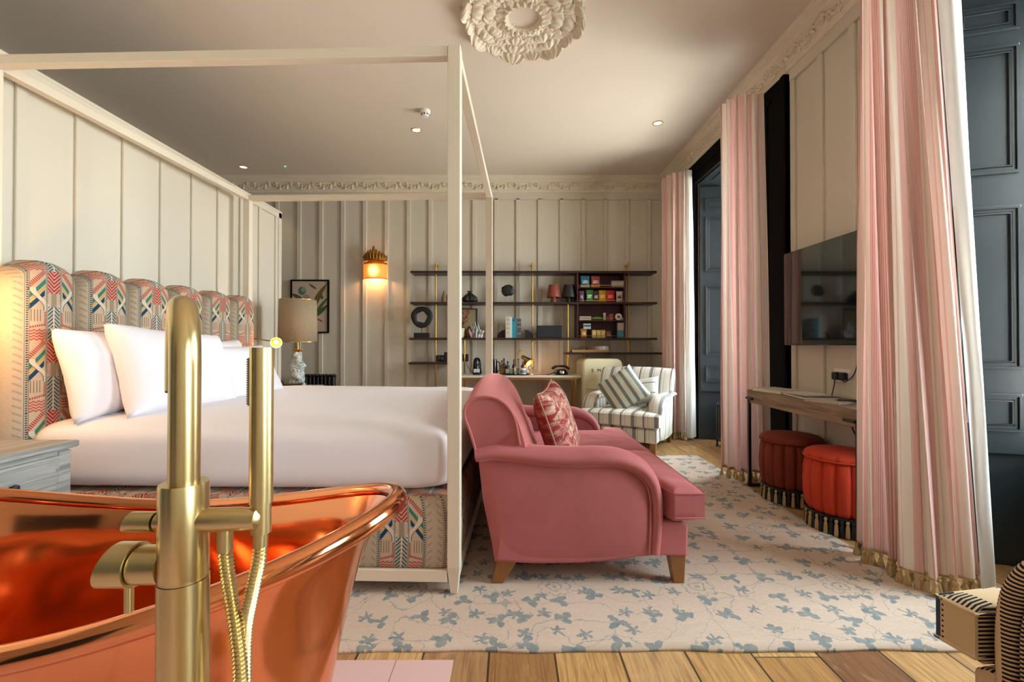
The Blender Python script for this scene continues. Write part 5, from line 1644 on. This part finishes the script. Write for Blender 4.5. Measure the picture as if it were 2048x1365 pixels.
# half-moon bookends and books
for sg, u in ((-1, 1010), (1, 1050.5)):
    t = thing('bookend', 'black half-moon bookend ' + ('in front of the white lettered book' if sg < 0 else 'beside the dark grey book'), 'bookend', (Xs(u-(0 if sg > 0 else 0)), 6.16, S3+.0005), 0, 'black half-moon bookends')
    r = .108; P = [(0, 0)] + [(sg*r*math.cos(R(a)), r*math.sin(R(a))) for a in range(0, 91, 6)]
    MB().prism(P, 'y', -.03, .03).build('half_moon', MT['matt_black'], t, smooth=0)
x = Xs(1011.5)
for lab, w, h, col, kind in (('white book with stacked dark capitals on its spine, first of the row', .058, .285, '#cfc4b4', 1), ('pale blue-white slim book next to the lettered white book', .028, .280, '#c2dadc', 0), ('bright turquoise book in the row between the bookends', .042, .272, '#1f8fa8', 2), ('blue-grey book next to the turquoise book', .026, .262, '#50707c', 0), ('slim charcoal book with pale bands on its spine', .022, .255, '#4a4a58', 3), ('dark grey-brown book, last of the upright row', .028, .258, '#57504c', 3)):
    t = thing('book', lab, 'book', (x+w/2, 6.15, S3+.0005), 0, 'upright books on the third shelf')
    cv = plain('book_cover', col, .5, var=.06)
    mb = MB().box(-w/2, -w/2+.003, -.09, .09, 0, h); mb.box(w/2-.003, w/2, -.09, .09, 0, h); mb.box(-w/2, w/2, -.093, -.090, 0, h); mb.build('cover', cv, t, smooth=0)
    MB().box(-w/2+.003, w/2-.003, -.09, .085, .003, h-.004).build('pages', MT['paper'], t, smooth=0)
    ink = plain('spine_ink', '#2a2a30', .6)
    if kind == 1:
        for k, ch in enumerate('MOMA'): text(ch, .036, ink, (0, -.0935, h-.045-.058*k), (R(90), 0, 0), t, 'spine_letter')
    if kind == 2: MB().box(-w/2+.006, w/2-.006, -.0945, -.093, h-.05, h-.02).build('spine_label', plain('spine_label', '#0f5a68', .5), t, smooth=0)
    if kind == 3:
        sb = plain('spine_band', '#a8a4a0', .5)
        for z in (.05, .14, .20): MB().box(-w/2+.003, w/2-.003, -.0945, -.093, z, z+.012).build('spine_band', sb, t, smooth=0)
    x += w + .0008
# black speaker
t = thing('speaker', 'wide charcoal wireless speaker on the third shelf', 'speaker', (Xs(1098.5), 6.17, S3+.0005))
MB().box(-.172, .172, -.09, .08, 0, .165).build('casing', plain('speaker_case', '#1c1c20', .4), t, smooth=0, bevel=.005)
m = M('speaker_cloth'); X, Y, Z = m.coord(); g = ((X/.006).frac() - .5).abs()*((Z/.006).frac() - .5).abs(); m.set('Base Color', m.mix(g.gt(.06), '#17181c', '#2c2e36')).set('Roughness', .8)
MB().box(-.160, .160, -.093, -.088, .010, .155).build('grille', m.mat, t, smooth=0, bevel=.003)
# camera-like radio on the low left shelf
t = thing('vintage_camera', 'black boxy vintage camera on the short low shelf', 'camera', (Xs(886), 6.17, SL+.0005))
MB().box(-.085, .075, -.04, .05, .004, .095).build('body', MT['matt_black'], t, smooth=0, bevel=.006)
MB().box(.015, .085, -.03, .04, .09, .135).build('viewfinder', MT['matt_black'], t, smooth=0, bevel=.004)
MB().lathe([(.034, 0), (.034, .02), (.028, .022), (.026, .012), (.0001, .01)], n=28).build('lens', MT['gloss_black'], t, loc=(-.02, -.04, .05), rot=(R(90), 0, 0))
# game tray on the low right shelf
t = thing('game_set', 'wooden game tray with clear lid and bright pieces on the low shelf above the fridge', 'game set', (Xs(1179), 6.14, SR+.0005))
mb = MB().box(-.25, .25, -.08, .08, 0, .020); mb.build('tray', MT['palewood'], t, smooth=0, bevel=.002)
mb = MB()
for a in ((-.25, .25, -.08, -.074), (-.25, .25, .074, .08), (-.25, -.244, -.074, .074), (.244, .25, -.074, .074)): mb.box(*a, .020, .034)
mb.build('tray_rim', MT['palewood'], t, smooth=0)
for k in range(14):
    MB().lathe([(.010, 0), (.011, .010), (.006, .016), (.008, .026), (.0001, .032)], n=12).build('game_piece', plain('game_piece', ['#e8dcc0', '#c88a50', '#9a8ab8'][k % 3 if k < 9 else 2], .4), t, loc=(-.21+.032*k, -.03+.03*(k % 2), .0205))
MB().box(-.242, .242, -.072, .072, .034, .085).build('clear_lid', MT['clearglass'], t, smooth=0)

# ---------------------------------------------------------------- desk under the shelves
t = thing('writing_desk', 'marble topped desk with slim brass legs under the wall shelves', 'desk', (.115, 6.03, 0))
x0, x1 = -.79, .79
MB().box(x0, x1, -.25, .25, .678, .706).build('marble_top', MT['marble'], t, smooth=0, bevel=.005)
mb = MB()
for y in (-.22, .22): mb.box(x0+.02, x1-.04, y-.012, y+.012, .652, .678)
for x in (x0+.03, x1-.05): mb.box(x-.012, x+.012, -.22, .22, .652, .678)
mb.build('apron', MT['brass2'], t, smooth=0)
for x in (x0+.045, x1-.075):
    for y in (-.215, .07): MB().box(x-.012, x+.012, y-.012, y+.012, .0, .652).build('leg', MT['brass2'], t, smooth=0)
DT = .7065
def Xd(u, y): return (u-1022)/900*y
# coffee machine
t = thing('coffee_machine', 'small black capsule coffee machine on the marble desk', 'coffee machine', (Xd(954, 6.0), 6.0, DT))
def sq(a, r, z): return r*(1 + .10*math.cos(4*a))
MB().lathe([(.052, 0), (.056, .02), (.050, .10), (.046, .17), (.036, .205), (.02, .222), (.0001, .226)], n=32, fn=sq).build('body', MT['gloss_black'], t, smooth=50)
MB().box(-.045, .045, -.085, -.03, 0, .014).build('drip_tray', MT['matt_black'], t, smooth=0, bevel=.004)
MB().cyl((0, -.03, .13), (0, -.075, .13), .02, n=20).build('spout', MT['matt_black'], t)
MB().box(-.040, .040, -.060, -.045, .03, .075).build('cup_holder', plain('stripe_white', '#d0d0d0', .4, var=.3, nscale=120), t, smooth=0, bevel=.003)
t = thing('kettle', 'slim black travel kettle on the marble desk behind the bed post', 'kettle', (Xd(987, 6.0), 6.0, DT))
MB().lathe([(.055, 0), (.055, .03), (.05, .12), (.045, .19), (.04, .205), (.0001, .21)], n=28).build('body', MT['gloss_black'], t)
MB().tube([(.045, 0, .17), (.085, 0, .16), (.085, 0, .06), (.052, 0, .04)], .008, n=8).build('handle', MT['matt_black'], t)
t = thing('power_socket', 'black wall socket with plug above the marble desk', 'socket', (Xd(931, 6.33), YB-.001, .93))
MB().box(-.04, .04, -.012, 0, -.06, .04).build('face_plate', MT['matt_black'], t, smooth=0, bevel=.003)
MB().box(-.02, .03, -.045, -.012, -.05, .0).build('plug', MT['matt_black'], t, smooth=0, bevel=.006)
MB().tube(smoothpath([(.01, -.04, -.05), (.03, -.06, -.12), (.09, -.12, -.20), (.14, -.2, -.218)], 8), .004, n=8).build('cable', MT['matt_black'], t)
# drinks tray with bottles, glasses
TRY = 5.93
t = thing('drinks_tray', 'oval dark metal drinks tray on the marble desk', 'tray', (Xd(1035, TRY), TRY, DT))
MB().lathe([(.0001, .003), (.15, .003), (.165, .012), (.168, .016), (.17, .012), (.158, 0)], n=48, fn=lambda a, r, z: r*(1 if True else 1)*(.62 + .38*abs(math.cos(a))**1)).build('tray_plate', MT['iron'], t)
def bottle(label, u, y, h, r, col, labcol, neck=.4, lab2=None):
    t = thing('bottle', label, 'bottle', (Xd(u, y), y, DT + (.0035 if 1014 < u < 1056 else 0)), 0, 'bottles on the drinks tray')
    m = plain('bottle_glass', col, .12, var=.1, spec=.7)
    pp = [(v.x, v.y) for v in smoothpath([(r*.9, 0, 0), (r, h*.04, 0), (r, h*.5, 0), (r*.85, h*.6, 0), (r*.35, h*.72, 0), (r*.3, h*.92, 0)], 3)]
    MB().lathe(pp, n=24).build('glass_body', m, t, smooth=60)
    MB().lathe([(r*.36, h*.86), (r*.36, h), (.0001, h+.001)], n=16).build('cap', plain('bottle_cap', lab2 or '#141414', .4), t)
    MB().lathe([(r*1.015, h*.12), (r*1.015, h*.44)], n=24, caps=False).build('label', plain('bottle_label', labcol, .6, var=.25, nscale=50), t)
bottle('amber spirit bottle with brown label on the drinks tray', 1004, 5.96, .19, .032, '#7a4a18', '#8a6a3a', lab2='#1a1a1a')
bottle('tall black-capped bottle behind the amber spirit bottle', 1008, 6.03, .215, .028, '#17181a', '#3a3a38')
bottle('stout dark bottle with white label on the drinks tray', 1015.5, 5.90, .175, .030, '#1c2224', '#c8c8c8')
bottle('wine-dark bottle with lime green label on the drinks tray', 1028, 5.95, .20, .026, '#3a1e20', '#a8b040')
bottle('dark red bottle standing in the white cup on the drinks tray', 1046, 5.93, .20, .028, '#451820', '#d8b088', lab2='#d0a090')
def tumbler(label, u, y, h, r):
    t = thing('drinking_glass', label, 'glass', (Xd(u, y), y, DT+.0045), 0, 'clear glasses on the drinks tray')
    MB().lathe([(.0001, .004), (r*.8, .004), (r, h), (r*1.04, h), (r*.86, 0), (.0001, 0)], n=24, caps=False).build('glass_body', MT['clearglass'], t, smooth=50)
for (u, y, lb) in ((1023, 5.85, 'clear tumbler before the lime-labelled bottle'), (1032, 5.84, 'clear tumbler between the lime-labelled bottle and the white cup'), (1038.5, 5.88, 'clear tumbler close beside the white cup')):
    tumbler(lb, u, y, .085, .028)
for (u, y, lb) in ((1056, 5.97, 'small stemmed clear glass beside the drinks tray'), (1062, 5.92, 'small stemmed clear glass nearest the pink paper')):
    t = thing('wine_glass', lb, 'glass', (Xd(u, y), y, DT), 0, 'small stemmed glasses')
    MB().lathe([(.028, 0), (.004, .006), (.003, .04), (.02, .06), (.026, .10), (.027, .10), (.021, .058), (.003, .045)], n=20, caps=False).build('glass_body', MT['clearglass'], t, smooth=50)
t = thing('white_cup', 'white printed cup on the drinks tray', 'cup', (Xd(1046.5, 5.86), 5.86, DT+.0045))
MB().lathe([(.0001, 0), (.034, 0), (.038, .085), (.035, .085), (.031, .004)], n=28, caps=False).build('cup_body', MT['white'], t, smooth=50)
MB().lathe([(.0365, .025), (.0378, .06)], n=24, caps=False).build('cup_print', plain('cup_print', '#7c88a0', .5, var=.3, nscale=70), t)
# brass desk lamp
t = thing('desk_lamp', 'lit brass cone desk lamp with bent neck on the marble desk', 'desk lamp', (Xd(1036.5, 6.06), 6.06, DT))
MB().lathe([(.055, 0), (.055, .012), (.012, .02)], n=28).build('lamp_base', MT['brass2'], t)
MB().tube(smoothpath([(0, 0, .015), (0, 0, .18), (0, 0, .27), (.02, 0, .315), (.05, 0, .31), (.062, 0, .27), (.064, 0, .235)], 6), .006, n=10).build('stem', MT['brass2'], t)
MB().cyl((-.02, 0, .20), (.02, 0, .20), .009, n=12).build('knuckle', MT['brass2'], t)
A = Vector((.62, -.38, -.68)).normalized(); H = Vector((.085, -.015, .21))
o = MB().lathe([(.018, -.05), (.024, -.04), (.028, -.02), (.072, .085), (.075, .095)], n=36, caps=False).build('lamp_shade', MT['brass2'], t, solid=.002, loc=H); o.rotation_mode = 'QUATERNION'; o.rotation_quaternion = A.to_track_quat('Z', 'Y')
o = MB().lathe([(.0001, -.02), (.014, -.01), (.026, .02), (.034, .05), (.024, .075), (.0001, .085)], n=20).build('bulb', MT['bulb'], t, loc=H); o.rotation_mode = 'QUATERNION'; o.rotation_quaternion = A.to_track_quat('Z', 'Y')
lamp('POINT', 'bulb_light', tuple(H + A*.115), 1.6, WARM, .03, parent=t)
# telephone
t = thing('telephone', 'black rotary style telephone with handset on the marble desk', 'telephone', (Xd(1121, 5.93), 5.93, DT), 12)
mb = MB()
mb.prism([(-.085, 0), (.085, 0), (.082, .03), (.055, .075), (-.055, .075), (-.082, .03)], 'y', -.06, .07); mb.build('body', MT['gloss_black'], t, smooth=0, bevel=.010, seg=3)
MB().lathe([(.034, 0), (.034, .006), (.026, .010), (.0001, .011)], n=30).build('dial', MT['chrome'], t, loc=(0, -.055, .045), rot=(R(62), 0, 0))
MB().tube(smoothpath([(-.115, .0, .075), (-.10, 0, .092), (-.05, 0, .112), (.05, 0, .112), (.10, 0, .092), (.115, 0, .075)], 5), [.024]+[.018]*9+[.013]*8+[.018]*7+[.024], n=14).build('handset', MT['gloss_black'], t)
MB().tube(smoothpath([(-.085, 0, .03), (-.12, -.02, .025), (-.16, -.03, .010), (-.20, -.03, .007)], 8), .006, n=8).build('cord', MT['matt_black'], t)
t = thing('note_paper', 'pink sheet of paper lying on the marble desk beside the telephone', 'paper', (Xd(1083, 5.88), 5.88, DT), 8)
MB().box(-.13, .13, -.05, .05, 0, .0025).build('sheet', plain('pink_sheet', '#c89a8c', .6), t, smooth=0)
MB().box(-.10, .14, .03, .052, .0026, .012).build('folder_edge', plain('dark_red_folder', '#5a2a24', .6), t, smooth=0)
# waste bin under the desk
t = thing('waste_bin', 'grey waste bin with a pale liner under the marble desk', 'waste bin', (Xd(1092, 5.95), 5.95, 0))
MB().lathe([(.11, 0), (.125, .02), (.15, .35), (.147, .35), (.12, .02)], n=32).build('bin_body', plain('bin_leather', '#4a3c34', .6), t, smooth=50)
MB().lathe([(.146, .34), (.152, .352), (.156, .33), (.160, .29), (.165, .38), (.140, .40)], n=48, fn=lambda a, r, z: r*(1+.05*math.sin(a*7)+.04*math.sin(a*11+z*40)), caps=False).build('liner', MT['lining'], t, smooth=True)
# fridge
t = thing('mini_fridge', 'cream retro fridge with rounded corners, chrome handle and spaced capital letters', 'fridge', (1.160, 5.98, 0))
def rr2(w, z0, z1, r):
    out = []
    for cx_, cz_, a0 in ((w-r, z0+.03, -90), (w-r, z1-r, 0), (-w+r, z1-r, 90), (-w+r, z0+.03, 180)):
        rr = r if cz_ > z0+.1 else .03
        for k in range(9): a = R(a0+90*k/8); out.append(((w-rr if cx_ > 0 else -w+rr)+rr*math.cos(a), cz_+rr*math.sin(a)))
    return out
MB().prism(rr2(.253, .035, .925, .075), 'y', -.20, .27).build('cabinet_body', MT['fridge'], t, smooth=0, bevel=.012, seg=3)
door = MB().prism(rr2(.253, .045, .925, .075), 'y', -.285, -.208).build('door', MT['fridge'], t, smooth=0, bevel=.030, seg=5)
for k, ch in enumerate('SMEG'): text(ch, .060, MT['iron'], (-.128+.083*k, -.2855, .775), (R(90), 0, 0), door, 'letter', .003)
hh = MB().tube(smoothpath([(-.20, -.287, .545), (-.19, -.31, .545), (-.12, -.318, .545), (.05, -.318, .545), (.10, -.31, .545), (.11, -.287, .545)], 5), .008, n=10, ry=.012).build('handle', MT['chrome'], door)
for x in (-.2, .2):
    for y in (-.16, .22): MB().cyl((x, y, 0), (x, y, .036), .018, n=14).build('foot', MT['matt_black'], t)

# ---------------------------------------------------------------- back wall: print and sconce
t = thing('botanical_picture', 'black framed botanical print on the back wall behind the linen lamp', 'picture', (-2.823, YB-.0225, 1.64))
w, h = .268, .376
mb = MB()
for a in ((-w, w, -h, -h+.02), (-w, w, h-.02, h)): mb.box(a[0], a[1], -.025, 0, a[2], a[3])
for a in ((-w, -w+.02), (w-.02, w)): mb.box(a[0], a[1], -.025, 0, -h+.02, h-.02)
mb.build('frame', MT['black'], t, smooth=0, bevel=.002)
MB().box(-w+.02, w-.02, -.012, -.004, -h+.02, h-.02).build('print_sheet', MT['print'], t, smooth=0)
t = thing('wall_sconce', 'gilt crown wall sconce with a glowing amber shade', 'wall light', (-1.905, YB-.025, 2.13))
def half(a, r, z): return r
mb = MB()
mb.grid(lambda u, v: (math.cos(PI*u)*.165, -math.sin(PI*u)*.12, -.105+.205*v), 32, 8); mb.build('lamp_shade', MT['amber'], t, smooth=True, solid=.003)
for z in (-.108, .10): MB().tube([(math.cos(PI*k/30)*.168, -math.sin(PI*k/30)*.123, z) for k in range(31)], .005, n=6).build('shade_rim', MT['gold'], t)
# crown: a band, scrolls and leaves
mb = MB(); rn = random.Random(2)
for z in (.115, .15): mb.tube([(math.cos(PI*k/30)*.150, -math.sin(PI*k/30)*.11, z) for k in range(31)], .009, n=7)
mb.build('crown_band', MT['gold'], t)
for k in range(11):
    a = PI*(k+.5)/11; cx_, cy_ = math.cos(a)*.148, -math.sin(a)*.108; tx, ty = -math.sin(a), -math.cos(a)*.75
    H_ = .065 + .075*math.sin(a)**2; mb = MB()
    for sg in (1, -1):
        pts = []
        for j in range(9):
            th = j/8*1.6*PI; r = .032*(1-j/12); pts.append((cx_+tx*sg*(.010+math.sin(th)*r), cy_+ty*sg*(.010+math.sin(th)*r)-.004*j/8, .16+.02*(k % 2)+(1-math.cos(th))*r))
        mb.tube(pts, [.0105*(1-j/14) for j in range(9)], n=6)
    mb.tube([(cx_, cy_, .155), (cx_*1.05, cy_*1.08, .16+H_*.55), (cx_*.95, cy_*.95, .16+H_)], [.012, .022, .007], n=8)
    mb.build('crown_leaf', MT['gold'], t, smooth=60)
MB().lathe([(.0001, .10), (.018, .115), (.026, .14), (.015, .165), (.018, .18), (.0001, .20)], (0, -.09, .15), n=14).build('finial', MT['gold'], t)
MB().box(-.10, .10, -.012, .0, -.06, .25).build('back_plate', MT['gold'], t, smooth=0)
MB().lathe([(.0001, -.03), (.02, -.02), (.028, .01), (.016, .045), (.0001, .05)], (-.02, -.06, 0), n=16).build('bulb', MT['bulb'], t)
lamp('POINT', 'bulb_light', (0, -.07, -.05), 5.5, WARM, .03, parent=t)
